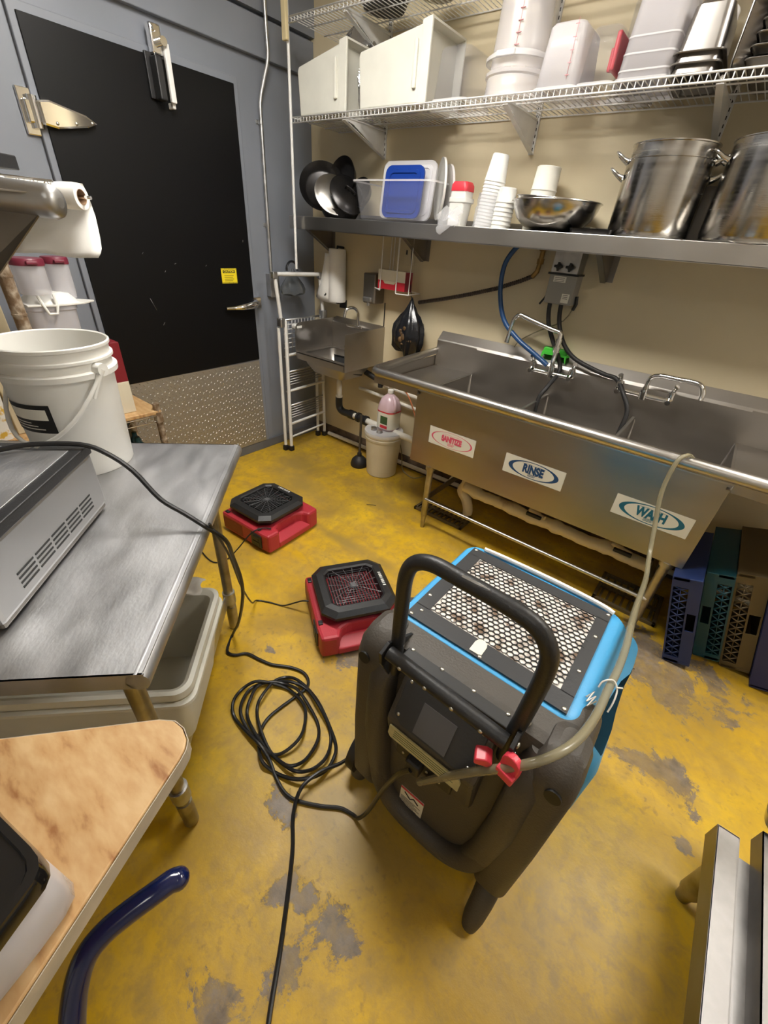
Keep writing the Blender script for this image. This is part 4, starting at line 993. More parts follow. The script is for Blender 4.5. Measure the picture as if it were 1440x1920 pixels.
air_mover('red air mover with a black hood, the near one beside the blue dehumidifier', (1.862, -1.535, 0), math.radians(-33), True)

# ================================================================ dehumidifier
t = thing('dehumidifier', 'large blue and dark grey portable dehumidifier with a honeycomb top grille and black push handle', 'dehumidifier', (2.64, -1.82, 0), 0)
D = t
b = MB()
b.loft([(2.645, -1.74, 0.235, 0.235, 0.05, 0.05), (2.65, -1.735, 0.265, 0.25, 0.06, 0.12), (2.655, -1.735, 0.285, 0.26, 0.07, 0.45), (2.655, -1.735, 0.287, 0.26, 0.07, 0.62), (2.652, -1.74, 0.28, 0.25, 0.07, 0.675), (2.645, -1.775, 0.250, 0.222, 0.055, 0.735), (2.640, -1.795, 0.238, 0.212, 0.045, 0.775), (2.634, -1.808, 0.232, 0.204, 0.04, 0.797), (2.632, -1.808, 0.222, 0.195, 0.035, 0.806), (2.630, -1.808, 0.205, 0.178, 0.03, 0.807)], n=9)
rh = b.build('rear_housing', 'blue_sh', t, world=True, label='blue rear housing')
# grip opening carved into the right shoulder
cn = V((0.913, 0, 0.408)); ct = V((-0.408, 0, 0.913))
cx_ = Matrix((V((0, 1, 0)), ct, cn)).transposed().to_4x4(); cx_.translation = V((2.937, 0, 0.63))
b = MB(); b.X = cx_
b.prism([(-1.60, 0.02), (-1.585, -0.015), (-1.61, -0.045), (-1.72, -0.035), (-1.84, 0.0), (-1.93, 0.045), (-1.945, 0.085), (-1.93, 0.115), (-1.85, 0.108), (-1.72, 0.075)], -0.15, 0.06)
cut = b.build('cutter', 'blue_shade', t, world=True)
md = rh.modifiers.new('cut', 'BOOLEAN'); md.operation = 'DIFFERENCE'; md.object = cut; md.solver = 'EXACT'
bpy.context.view_layer.update()
dg = bpy.context.evaluated_depsgraph_get()
nm = bpy.data.meshes.new_from_object(rh.evaluated_get(dg)); rh.modifiers.clear(); rh.data = nm
nm.materials.clear(); nm.materials.append(M['blue_sh']); nm.materials.append(M['blue_shade'])
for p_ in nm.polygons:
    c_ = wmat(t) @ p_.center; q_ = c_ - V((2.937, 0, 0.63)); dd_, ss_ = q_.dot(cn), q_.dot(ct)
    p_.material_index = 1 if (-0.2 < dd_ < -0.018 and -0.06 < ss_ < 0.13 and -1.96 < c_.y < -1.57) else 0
bpy.data.objects.remove(cut)
# grey front shell
b = MB()
b.loft([(2.64, -1.985, 0.235, 0.080, 0.035, 0.10), (2.64, -1.988, 0.255, 0.092, 0.04, 0.18), (2.639, -1.99, 0.265, 0.098, 0.04, 0.55), (2.638, -1.99, 0.266, 0.098, 0.038, 0.745), (2.637, -1.992, 0.262, 0.093, 0.04, 0.778), (2.636, -1.995, 0.250, 0.080, 0.04, 0.798), (2.635, -1.998, 0.230, 0.055, 0.03, 0.805)], n=8)
b.build('front_shell', 'grey_sh', t, world=True, label='dark grey front shell')
for x_, s in ((2.417, -1), (2.860, 1)):
    b = MB()
    b.loft([(x_ - 0.012 * s, -2.05, 0.034, 0.050, 0.025, 0.12), (x_, -2.058, 0.043, 0.062, 0.03, 0.18), (x_, -2.062, 0.046, 0.066, 0.032, 0.45), (x_, -2.062, 0.046, 0.066, 0.032, 0.745), (x_, -2.058, 0.044, 0.060, 0.032, 0.785), (x_, -2.050, 0.036, 0.048, 0.030, 0.810), (x_, -2.045, 0.020, 0.028, 0.018, 0.818)], n=8)
    b.build('shoulder_block', 'grey_sh', t, world=True)
for x_, s in ((2.455, -1), (2.822, 1)):
    b = MB()
    b.loft([(x_ - 0.045 * s, -2.085, 0.030, 0.025, 0.02, 0.15), (x_ - 0.012 * s, -2.095, 0.034, 0.034, 0.028, 0.30), (x_, -2.108, 0.034, 0.037, 0.03, 0.50), (x_, -2.108, 0.033, 0.036, 0.03, 0.70), (x_, -2.090, 0.030, 0.030, 0.026, 0.755), (x_, -2.075, 0.020, 0.018, 0.015, 0.785)], n=8)
    pl = b.build('front_pillar', 'grey_sh', t, world=True)
    b = MB(); b.cyl((2.638 + s * 0.232, -2.120, 0.750), (2.638 + s * 0.232, -2.1295, 0.751), 0.016, n=18)
    b.build('moulded_dimple', 'ink', pl, world=True)
# lower U bulge
b = MB(); b.tube([(2.462, -2.095, 0.36), (2.485, -2.10, 0.22), (2.545, -2.10, 0.145), (2.64, -2.10, 0.13), (2.735, -2.10, 0.145), (2.795, -2.10, 0.22), (2.82, -2.095, 0.36)], 0.032, n=12, smooth=4)
b.build('lower_skirt', 'grey_sh', t, world=True)
MB().prism([(2.47, 0.15), (2.81, 0.15), (2.81, 0.735), (2.47, 0.735)], -2.0915, -2.080, bev=0.004, plane='y').build('recess_panel', 'grey_sh', t, world=True)
for x_, s, dy in ((2.368, -1, 0.095), (2.862, 1, 0.0)):
    b = MB(); b.tube([(x_ - 0.01 * s, -2.04 + dy, 0.19), (x_, -2.10 + dy, 0.12), (x_, -2.145 + dy, 0.05), (x_, -2.165 + dy, 0.018)], [0.028, 0.032, 0.028, 0.019] if s > 0 else [0.034, 0.042, 0.038, 0.026], n=14, smooth=3)
    b.build('front_foot', 'grey_sh', t, world=True)
for x_ in (2.348, 2.93):
    b = MB(); X = Matrix.Translation(V((x_, -2.0, 0.10))) @ Matrix.Rotation(PI / 2, 4, 'Y')
    b.lathe([(0.03, -0.022), (0.085, -0.022), (0.10, -0.016), (0.10, 0.016), (0.085, 0.022), (0.03, 0.022)], mtx=X, n=36, cap0=True, cap1=True)
    if x_ < 2.6: b.build('wheel', 'rubber', t, world=True)
    else: b.bm.free()
# top deck: black plate pierced by a honeycomb over a dusty filter
TX0, TX1, TY0, TY1, TZ = 2.437, 2.825, -1.985, -1.640, 0.809
FX0, FX1, FY0, FY1 = 2.468, 2.800, -1.94, -1.670
MB().box((FX0 - 0.02, FY0 - 0.02, TZ - 0.004), (FX1 + 0.02, FY1 + 0.02, TZ + 0.0005)).build('dusty_filter', 'filter', t, world=True, label='dust-blotched white filter under the honeycomb')
b = MB(); hr = 0.0088; dx = hr * math.sqrt(3); dy = hr * 1.5; inner = 0.88; zt = TZ + 0.004
nx = int((TX1 - TX0) / dx); ny = int((TY1 - TY0) / dy); rnd = random.Random(3)
for j in range(ny + 1):
    for i in range(nx + 1):
        cx = TX0 + i * dx + (dx / 2 if j % 2 else 0); cy = TY0 + j * dy
        if cx > TX1 - 0.004 or cy > TY1: continue
        edge = 0.006 * math.sin(j * 2.4)
        open_ = (FX0 + edge < cx < FX1 + edge * 0.8) and (FY0 < cy < FY1)
        if not open_: continue
        O, I = [], []
        for k in range(6):
            a = PI / 6 + k * PI / 3
            O.append((cx + hr * 1.03 * math.cos(a), cy + hr * 1.03 * math.sin(a), zt)); I.append((cx + hr * inner * math.cos(a), cy + hr * inner * math.sin(a), zt))
        I2 = [(x, y, TZ + 0.0008) for x, y, _ in I]
        O, I, I2 = b._v(O), b._v(I), b._v(I2)
        for k in range(6):
            b.bm.faces.new((O[k], O[(k + 1) % 6], I[(k + 1) % 6], I[k])); b.bm.faces.new((I[k], I[(k + 1) % 6], I2[(k + 1) % 6], I2[k]))
b.build('honeycomb_grille', 'grey_pl', t, world=True, sharp=False)
b = MB()
for a, c in (((TX0 - 0.012, TY0 - 0.008), (TX1 + 0.008, FY0 - 0.004)), ((TX0 - 0.012, FY1 + 0.002), (TX1 + 0.008, TY1 + 0.008)), ((TX0 - 0.012, FY0 - 0.006), (FX0 - 0.004, FY1 + 0.004)), ((FX1 + 0.003, FY0 - 0.006), (TX1 + 0.008, FY1 + 0.004))):
    b.box((a[0], a[1], TZ - 0.001), (c[0], c[1], zt - 0.0005))
b.build('top_plate', 'grey_pl', t, world=True)
b = MB()
for x_, y_ in ((2.436, -1.985), (2.825, -1.985), (2.436, -1.64), (2.825, -1.64), (2.63, -1.988), (2.82, -1.87), (2.82, -1.74), (2.436, -1.90), (2.45, -1.96)): b.ball((x_, y_, zt), 0.0055, (1, 1, 0.5), 10)
b.build('screw', 'screw', t, world=True)
b = MB(); b.prism([(2.602, -1.986), (2.632, -1.986)] + [(2.617 + 0.015 * math.cos(math.radians(a)), -1.955 + 0.015 * math.sin(math.radians(a))) for a in (0, 45, 90, 135, 180)], zt, zt + 0.0012); b.build('brand_tab', 'sticker', t, world=True, label='small pale tab sticker')
b = MB(); b.tube([(2.455, -1.622, 0.816), (2.52, -1.617, 0.816), (2.66, -1.612, 0.815), (2.79, -1.618, 0.816), (2.835, -1.628, 0.816)], 0.0065, n=8, smooth=4); b.build('gasket_strip', 'foam', t, world=True, label='white foam strip along the rear edge')
b = MB(); b.tube([(2.50, -1.600, 0.806), (2.66, -1.595, 0.805), (2.80, -1.600, 0.806)], 0.003, n=6, smooth=4); b.build('gasket_backing', mat('brown_backing', (0.18, 0.07, 0.03), 0.7), t, world=True)
# handle assembly
b = MB(); hp = [(2.478, -2.10, 0.74), (2.480, -2.105, 0.85), (2.484, -2.115, 0.98), (2.488, -2.12, 1.06), (2.503, -2.12, 1.10), (2.54, -2.12, 1.12), (2.60, -2.12, 1.12), (2.68, -2.12, 1.118), (2.735, -2.12, 1.108), (2.765, -2.12, 1.075), (2.773, -2.118, 1.02), (2.770, -2.11, 0.90), (2.765, -2.105, 0.80), (2.765, -2.10, 0.72)]
b.tube(hp, 0.0155, n=16, smooth=5)
hn = b.build('push_handle', 'black', t, world=True, label='black tubular push handle')
MB().tube([(2.60, -2.125, 1.1325), (2.63, -2.124, 1.1325), (2.65, -2.124, 1.1315)], 0.0032, n=6).build('worn_patch', 'galv', hn, world=True)
MB().tube([(2.480, -2.135, 0.840), (2.762, -2.135, 0.822)], 0.0165, n=16).build('handle_crossbar', 'black', t, world=True)
for x_ in (2.472, 2.776):
    b = MB(); b.prism([(-2.03, 0.805), (-2.13, 0.862), (-2.158, 0.85), (-2.155, 0.815), (-2.10, 0.70), (-2.07, 0.70)], x_ - 0.004, x_ + 0.004, bev=0.001, plane='x')
    br = b.build('handle_bracket', 'black', t, world=True)
    b = MB(); s = -1 if x_ < 2.6 else 1
    for y_, z_ in ((-2.135, 0.835), (-2.10, 0.75), (-2.06, 0.805)): MB().ball((x_ + s * 0.006, y_, z_), 0.007, (0.6, 1, 1), 10).build('bolt', 'screw', br, world=True)
MB().box((2.488, -2.096, 0.74), (2.762, -2.04, 0.801), bev=0.003).build('handle_well', 'ink', t, world=True, label='black trough behind the crossbar')
for i in range(4):
    MB().ball((2.50 + 0.08 * i, -2.066, 0.801), 0.0055, (1, 1, 0.6), 8).build('trough_screw', 'screw', t, world=True); MB().ball((2.52 + 0.065 * i, -2.151, 0.836 - 0.004 * i), 0.005, (1, 0.6, 1), 8).build('crossbar_screw', 'screw', t, world=True)
# control panel housing
Xp = Matrix.Translation(V((2.612, -2.098, 0.585))) @ Matrix.Rotation(math.radians(64), 4, 'X')
b = MB(); b.X = Matrix.Translation(V((2.627, 0, 0.075)))
b.prism([(-2.075, 0.71), (-2.10, 0.705), (-2.165, 0.585), (-2.16, 0.555), (-2.105, 0.36), (-2.075, 0.34)], -0.118, 0.118, bev=0.012, plane='x')
b.build('control_housing', 'grey_sh', t, world=True)
up = V((0, 0.065, 0.13)).normalized(); nrm = V((0, -0.13, 0.065)).normalized()
pm = Matrix((V((1, 0, 0)), up, nrm)).transposed().to_4x4(); pm.translation = V((2.627, -2.1335, 0.722)); pm = pm @ Matrix.Diagonal((0.86, 0.95, 1, 1))
b = MB(); b.X = pm; b.prism([(-0.118, 0.05), (-0.10, 0.066), (0.10, 0.066), (0.118, 0.05), (0.118, -0.045), (0.09, -0.062), (-0.09, -0.062), (-0.118, -0.045)], 0.0, 0.005, bev=0.0015)
cp = b.build('control_panel', 'grey_pl', t, world=True, label='charcoal control panel')
b = MB(); b.X = pm; b.box((-0.052, -0.055, 0.005), (0.045, 0.028, 0.0062)); b.build('display_area', 'screen', cp, world=True)
b = MB(); b.X = pm
for x_, y_ in ((-0.105, 0.052), (0.105, 0.052), (-0.105, -0.04), (0.105, -0.04)): b.ball((x_, y_, 0.005), 0.005, (1, 1, 0.6), 8)
b.build('panel_screw', 'screw', cp, world=True)
dn = V((0, 0.055, -0.155)).normalized(); n2 = V((0, -0.155, -0.055)).normalized()
pm2 = Matrix((V((1, 0, 0)), -dn, n2)).transposed().to_4x4(); pm2.translation = V((2.612, -2.152, 0.545))
b = MB(); b.X = Matrix.Translation(V((2.622, -2.1715, 0.640))) @ Matrix.Rotation(math.radians(78), 4, 'X'); b.prism([(-0.095, 0.014), (0.09, 0.014), (0.095, 0.006), (0.095, -0.018), (-0.087, -0.018), (-0.095, -0.010)], -0.003, 0.001)
rp = b.build('rating_plate', 'sticker_y', t, world=True, label='yellowed rating plate')
b = MB(); b.X = Matrix.Translation(V((2.622, -2.1715, 0.640))) @ Matrix.Rotation(math.radians(78), 4, 'X')
for k in range(4): b.box((-0.08, 0.007 - k * 0.006, 0.001), (0.08 - 0.02 * (k % 2), 0.0085 - k * 0.006, 0.0014))
b.build('plate_print', 'label_gr', rp, world=True)
b = MB(); b.box((2.545, -2.155, 0.535), (2.70, -2.10, 0.61), bev=0.004)
ip = b.build('inlet_panel', 'ink', t, world=True)
b = MB(); rr = random.Random(5)
for k in range(9): b.ball((2.55 + 0.017 * k, -2.157, 0.595 - 0.035 * (k % 2)), 0.004, (1, 0.5, 1), 8)
b.build('panel_screw', 'screw', ip, world=True)
MB().box((2.585, -2.18, 0.545), (2.625, -2.145, 0.59), bev=0.006).build('plug', 'rubber', t, world=True)
for x_, rz_ in ((2.738, 0.4), (2.785, -0.2)):
    b = MB(); b.X = Matrix.Translation(V((x_, -2.165, 0.775 if x_ < 2.75 else 0.80))) @ Matrix.Rotation(rz_, 4, 'Z') @ Matrix.Scale(0.75, 4)
    if x_ < 2.75: b.prism([(-0.022, 0.0), (0.022, 0.0), (0.022, 0.022), (0.006, 0.030), (-0.022, 0.022)], -0.02, 0.02, bev=0.003, plane='y')
    else:
        pr = [(-0.022, 0.0), (0.026, 0.0), (0.026, 0.035)] + [(0.002 + 0.024 * math.cos(math.radians(a)), 0.035 + 0.024 * math.sin(math.radians(a))) for a in (30, 60, 90, 120, 150, 180)]
        b.prism(pr, -0.008, 0.012, bev=0.003, plane='y'); b.box((-0.022, -0.022, -0.02), (0.026, 0.022, 0.008), bev=0.003)
    b.build('cord_clip', 'red_clip', t, world=True, label='bright red cord clip')
# warning label low on the front
b = MB(); b.X = Matrix.Translation(V((2.585, -2.0915, 0.20))); b.box((-0.035, -0.0012, -0.055), (0.045, 0, 0.055))
wl = b.build('warning_label', 'sticker', t, world=True, label='cream warning label with a red top band')
b = MB(); b.X = Matrix.Translation(V((2.585, -2.093, 0.20))); b.box((-0.035, -0.0008, 0.045), (0.045, 0, 0.055)); b.build('red_band', 'redlid', wl, world=True)
b = MB(); b.X = Matrix.Translation(V((2.585, -2.093, 0.20)))
for k in range(7): b.box((-0.03, -0.0006, -0.045 + k * 0.008), (0.038 - 0.01 * (k % 3), 0, -0.0435 + k * 0.008))
b.tube([(-0.02, -0.0006, 0.036), (0.0, -0.0006, 0.018), (0.012, -0.0006, 0.034), (0.028, -0.0006, 0.02)], 0.002, n=4)
b.build('label_print', 'ink', wl, world=True)

MB().tube([(2.887,-0.697,0.915),(2.855,-0.70,0.955),(2.833,-0.735,0.972),(2.812,-0.765,0.945),(2.812,-0.800,0.831),(2.845,-0.85,0.70),(2.874,-0.93,0.61),(2.889,-1.06,0.61),(2.889,-1.20,0.655),(2.883,-1.464,0.745),(2.882,-1.622,0.800),(2.886,-1.733,0.820),(2.886,-1.817,0.827),(2.882,-1.892,0.832),(2.877,-1.988,0.84),(2.861,-2.072,0.852),(2.833,-2.130,0.850),(2.794,-2.165,0.822),(2.722,-2.175,0.712),(2.628,-2.165,0.515)], 0.0088, n=12, smooth=6).build('drain_hose', 'tube_cl', label='cloudy vinyl drain hose from the sink rim down to the front of the dehumidifier', cat='hose')
b = MB(); b.tube([(2.865, -1.895, 0.825), (2.868, -1.885, 0.838), (2.884, -1.875, 0.845), (2.897, -1.885, 0.835), (2.900, -1.905, 0.82), (2.898, -1.925, 0.805)], 0.0018, n=6, smooth=4); b.tube([(2.893, -1.885, 0.84), (2.905, -1.872, 0.835)], 0.0018, n=5)
b.tube([(2.852, -1.925, 0.812), (2.862, -1.90, 0.812), (2.856, -1.935, 0.812), (2.868, -1.91, 0.812), (2.860, -1.945, 0.811), (2.872, -1.92, 0.811)], 0.002, n=5)
b.build('twine_tie', 'twine', label='scrap of white twine tied round the hose at the blue side grip', cat='twine')

# ================================================================ cords on the floor
MAIN = [(1.490,-2.531,1.100),(1.513,-2.476,1.100),(1.540,-2.417,1.105),(1.601,-2.334,1.100),(1.651,-2.297,1.080),(1.708,-2.267,1.039),(1.775,-2.246,0.974),(1.828,-2.216,0.938),(1.872,-2.190,0.905),(1.880,-2.140,0.832),(1.831,-2.099,0.714),(1.787,-2.059,0.567),(1.731,-2.032,0.419),(1.622,-2.006,0.181),(1.523,-1.995,0.008),(1.581,-2.062,0.008),(1.625,-2.055,0.008),(1.659,-2.014,0.008),(1.726,-1.997,0.008),(1.787,-1.977,0.008),(1.851,-1.937,0.008),(1.909,-1.916,0.008),(1.953,-1.923,0.008),(1.979,-1.953,0.008),(1.976,-2.015,0.008),(1.967,-2.087,0.008),(1.967,-2.149,0.008),(1.991,-2.200,0.008),(2.038,-2.239,0.014),(2.088,-2.261,0.026),(2.136,-2.252,0.008),(2.206,-2.229,0.020),(2.256,-2.190,0.032),(2.273,-2.132,0.014),(2.266,-2.083,0.026),(2.235,-2.044,0.008),(2.179,-2.017,0.020),(2.090,-1.983,0.032),(2.007,-1.959,0.014),(1.936,-1.963,0.026),(1.880,-1.978,0.008),(1.864,-2.030,0.020),(1.888,-2.112,0.032),(1.909,-2.150,0.014),(1.978,-2.189,0.026),(2.068,-2.216,0.008),(2.149,-2.217,0.020),(2.208,-2.204,0.032),(2.235,-2.158,0.014),(2.246,-2.106,0.026),(2.214,-2.049,0.008),(2.167,-2.013,0.020),(2.073,-1.982,0.032),(1.985,-1.962,0.014),(1.926,-1.985,0.026),(1.861,-2.022,0.008),(1.832,-2.084,0.020),(1.865,-2.148,0.032),(1.895,-2.186,0.014),(1.967,-2.212,0.026),(2.048,-2.219,0.008),(2.134,-2.218,0.020),(2.179,-2.205,0.032),(2.192,-2.151,0.014),(2.180,-2.084,0.026),(2.132,-2.035,0.008),(2.064,-2.012,0.020),(1.973,-1.996,0.032),(1.898,-2.008,0.014),(1.857,-2.046,0.026),(1.813,-2.099,0.008),(1.837,-2.163,0.020),(1.887,-2.207,0.032),(1.954,-2.222,0.014),(2.041,-2.231,0.026),(2.091,-2.215,0.008),(2.119,-2.179,0.020),(2.124,-2.116,0.032),(2.081,-2.054,0.014),(2.033,-2.020,0.026),(1.935,-2.009,0.008),(1.867,-2.040,0.020),(1.815,-2.084,0.032),(1.793,-2.139,0.014),(1.822,-2.197,0.026),(1.865,-2.223,0.008),(1.949,-2.231,0.020),(2.036,-2.232,0.032),(2.097,-2.239,0.014),(2.150,-2.257,0.008),(2.210,-2.270,0.008),(2.263,-2.261,0.008),(2.336,-2.221,0.008),(2.390,-2.183,0.008),(2.434,-2.170,0.008),(2.46,-2.172,0.03),(2.49,-2.165,0.12),(2.53,-2.165,0.32),(2.575,-2.18,0.50),(2.605,-2.180,0.567)]
MB().tube(MAIN, 0.0064, n=8, smooth=4).build('extension_cord', 'cord', label='black extension cord draped over the steel table and coiled on the yellow floor', cat='cord')
MB().tube([(2.72,-2.85,0.008),(2.619,-2.663,0.008),(2.573,-2.622,0.008),(2.477,-2.498,0.008),(2.363,-2.365,0.008),(2.290,-2.298,0.010),(2.259,-2.235,0.040),(2.271,-2.159,0.044),(2.302,-2.084,0.030),(2.309,-2.012,0.010),(2.331,-1.87,0.008),(2.34,-1.70,0.008)], 0.0064, n=8, smooth=5).build('power_cord', 'cord', label='black cord running straight up the floor from the bottom edge past the coil', cat='cord')
MB().tube([(1.887,-2.182,0.915),(1.81,-2.10,0.713),(1.66,-1.99,0.40),(1.50,-1.86,0.10),(1.43,-1.79,0.012),(1.483,-1.751,0.006),(1.549,-1.721,0.006),(1.610,-1.69,0.045),(1.650,-1.672,0.072),(1.70,-1.64,0.075)], 0.0038, n=8, smooth=5).build('fan_cord', 'cord', label='thin black cord curving across the floor to the near red fan', cat='cord')
MB().tube([(1.150,-1.460,0.146),(1.11,-1.49,0.146),(1.091,-1.555,0.135),(1.062,-1.639,0.050),(1.045,-1.703,0.005),(1.012,-1.766,0.005),(0.882,-1.758,0.005),(0.728,-1.709,0.005)], 0.0038, n=8, smooth=5).build('fan_cord', 'cord', label='thin black cord hanging off the far red fan onto the floor', cat='cord')
for x_, y_, a_, l_, lab in ((1.23, -0.70, 0.6, 0.05, 'tiny dark twig on the floor in front of the sink leg'), (3.03, -0.93, 1.8, 0.03, 'small bent wire scrap on the floor by the dish racks')):
    b = MB(); b.tube([(x_, y_, 0.003), (x_ + l_ * math.cos(a_), y_ + l_ * math.sin(a_), 0.004), (x_ + l_ * math.cos(a_) + 0.015, y_ + l_ * math.sin(a_) + 0.01, 0.003)], 0.002, n=5); b.build('debris', 'rubber', label=lab, cat='debris')
# ================================================================ things on the steel wall shelf (top z 1.664)
ZS = 1.664
def RX(c, tilt_x=0, tilt_y=0, rz=0): return Matrix.Translation(V(c)) @ Matrix.Rotation(rz, 4, 'Z') @ Matrix.Rotation(tilt_x, 4, 'X') @ Matrix.Rotation(tilt_y, 4, 'Y')
def pan(label, c, r, tx, ty, rz, depth=0.045, m_='pan_dark', handle=True, name='frying_pan', cat='pan'):
    t = thing(name, label, cat, (c[0], c[1], ZS), 0, group=None)
    X = RX(c, tx, ty, rz)
    b = MB(); b.lathe([(0.001, 0.0), (r * 0.72, 0.0), (r * 0.80, 0.006), (r * 0.985, depth), (r, depth + 0.001), (r * 0.97, depth - 0.001), (r * 0.78, 0.009), (r * 0.70, 0.004), (0.001, 0.004)], mtx=X, n=40)
    b.build('pan_body', m_, t, world=True)
    if handle:
        b = MB(); P0 = [(r * 0.93, 0, depth * 0.8), (r * 1.15, 0, depth + 0.015), (r * 1.7, 0, depth + 0.03), (r * 1.9, 0, depth + 0.03)]
        b.tube([X @ V(p) for p in P0], [0.009, 0.007, 0.010, 0.008], n=10, smooth=4); b.build('handle', 'steel_dark', t, world=True)
    return t
pan('wide dark frying pan leaning at the left end of the steel shelf', (0.335, -0.225, 1.812), 0.148, 1.12, 0.0, 0.80, handle=False)
pan('blackened frying pan lying flat under the pile of pans', (0.47, -0.20, 1.668), 0.13, 0.0, 0.0, 2.6)
pan('dark frying pan propped behind with its handle sticking up', (0.47, -0.15, 1.86), 0.125, 1.35, 0.35, -0.45, handle=False)
pan('small dark pan leaning against the right side of the pile', (0.60, -0.13, 1.79), 0.09, 1.1, -0.3, 0.3, handle=False)
def lid(label, c, r, tx, ty, rz, m_='steel_pot'):
    t = thing('pot_lid', label, 'lid', (c[0], c[1], ZS), 0, group=None); X = RX(c, tx, ty, rz)
    b = MB(); b.lathe([(r, 0), (r, 0.006), (r * 0.93, 0.008), (r * 0.88, 0.014), (r * 0.5, 0.026), (0.02, 0.032), (0.001, 0.032)], mtx=X, n=40); b.build('lid_disc', m_, t, world=True, solid=0.0015)
    b = MB(); b.tube([X @ V(p) for p in ((-0.03, 0, 0.028), (-0.03, 0, 0.055), (0.03, 0, 0.055), (0.03, 0, 0.028))], 0.005, n=8, smooth=3); b.build('lid_handle', m_, t, world=True)
lid('shiny steel pot lid slanting across the middle of the pan pile', (0.47, -0.26, 1.785), 0.125, 0.95, 0.45, 0.55, 'steel')
lid('dull steel pot lid tucked behind the shiny one in the pan pile', (0.55, -0.22, 1.79), 0.12, 0.75, 0.75, 0.3, 'pan_dark')

t = thing('clear_plastic_tub', 'large clear plastic tub holding lids on the steel shelf', 'tub', (0.98, -0.2, ZS))
b = MB(); b.loft([(0.985, -0.19, 0.225, 0.135, 0.035, ZS + 0.002), (0.985, -0.19, 0.240, 0.145, 0.04, ZS + 0.01), (0.985, -0.19, 0.275, 0.165, 0.045, ZS + 0.19)], cap1=False)
b.build('tub_wall', 'clearpl', t, world=True, solid=0.003)
b = MB(); b.loft([(0.985, -0.19, 0.275, 0.165, 0.045, ZS + 0.188), (0.985, -0.19, 0.288, 0.172, 0.05, ZS + 0.19), (0.985, -0.19, 0.288, 0.172, 0.05, ZS + 0.182)], cap0=False, cap1=False)
b.build('tub_rim', 'milky', t, world=True)
def slab_lid(name, label, x0, x1, z0, z1, y, m_, rim, tx=0.12, th=0.012):
    w2, h2 = (x1 - x0) / 2, (z1 - z0) / 2
    X = Matrix.Translation(V(((x0 + x1) / 2, y, (z0 + z1) / 2))) @ Matrix.Rotation(PI / 2 - tx, 4, 'X')
    b = MB(); b.loft([(0, 0, w2, h2, 0.04, 0), (0, 0, w2, h2, 0.04, th)], mtx=X)
    if rim:
        b.loft([(0, 0, w2 - 0.02, h2 - 0.02, 0.03, th), (0, 0, w2 - 0.022, h2 - 0.022, 0.03, th + 0.006), (0, 0, w2 - 0.035, h2 - 0.035, 0.025, th + 0.006), (0, 0, w2 - 0.037, h2 - 0.037, 0.025, th)], mtx=X, cap0=False, cap1=False)
    b.build(name, m_, label=label, cat='lid')
slab_lid('square_lid', 'clear square plastic lid standing behind the blue lid in the tub', 0.82, 1.185, ZS + 0.015, ZS + 0.290, -0.20, 'milky', True)
slab_lid('square_lid', 'royal blue square lid standing upright in the clear tub', 0.885, 1.150, ZS + 0.02, ZS + 0.262, -0.262, 'bluelid', True)
for x_, z_, r_, rz_, lab in ((1.200, ZS + 0.165, 0.140, 2.32, 'white round lid on edge in the clear tub, next to the square lids'), (1.245, ZS + 0.150, 0.125, 2.40, 'translucent round lid on edge at the right side of the clear tub')):
    X = Matrix.Translation(V((x_, -0.17, z_))) @ Matrix.Rotation(rz_, 4, 'Z') @ Matrix.Rotation(PI / 2, 4, 'X')
    b = MB(); b.lathe([(0.001, 0), (r_ - 0.01, 0), (r_, -0.004), (r_, 0.008), (r_ - 0.008, 0.008), (r_ - 0.012, 0.004), (0.001, 0.004)], mtx=X, n=36)
    b.build('plastic_disc_cover', 'white_pl' if r_ > 0.13 else 'milky', label=lab, cat='lid')
def cup_stack(label, c, r0, r1, z1, m_, n=10, tilt=(0, 0), group=None):
    t = thing('cup_stack', label, 'cups', (c[0], c[1], ZS), 0, group)
    X = Matrix.Translation(V((c[0], c[1], ZS + 0.001))) @ Matrix.Rotation(tilt[0], 4, 'X') @ Matrix.Rotation(tilt[1], 4, 'Y')
    h = z1 - ZS; b = MB(); body = h * 0.35
    prof = [(0.001, h - 0.0), (r1 * 0.9, h), (r1, h - 0.004)]
    for k in range(n):
        z = h - body - (h - body) * k / n
        rr = r1 + (r0 - r1) * min(1, (h - z) / body)
        prof += [(rr, z + 0.004), (rr + 0.0025, z + 0.001), (rr + 0.0025, z - 0.002), (rr * 0.985, z - 0.004)]
    prof += [(r0, 0.003), (r0 + 0.002, 0), (0.001, 0.0)]
    b.lathe(prof[::-1], mtx=X, n=28); b.build('cups', m_, t, world=True)
    return t
cs = cup_stack('tallest stack of white foam cups, wrapped in clear film on the steel shelf', (1.525, -0.20), 0.052, 0.040, ZS + 0.305, 'foam', 14, (0, 0.10))
b = MB(); g = []
for i in range(10):
    z = ZS + 0.004 + 0.145 * i / 9; row = []
    for j in range(21):
        a = 2 * PI * j / 20; rr = 0.066 - 0.006 * i / 9 + 0.006 * math.sin(5 * a + i * 1.7) * math.cos(3 * a - i)
        row.append((1.528 + rr * math.cos(a) + 0.008 * i / 9, -0.20 + rr * math.sin(a), z))
    g.append(row)
b.sheet(g); b.build('plastic_film', 'baggie', cs, world=True, solid=0.0008)
cup_stack('short stack of white cups between the wrapped cups and the mixing bowl', (1.625, -0.215), 0.048, 0.042, ZS + 0.172, 'white_pl', 6, (0, 0.05))
cup_stack('stack of white paper cups standing behind the steel mixing bowls', (1.775, -0.13), 0.060, 0.056, ZS + 0.262, 'paper_sh', 5, (0, 0.04))
t = thing('plastic_container', 'small white containers with a red lid wrapped in film beside the clear tub', 'container', (1.385, -0.24, ZS))
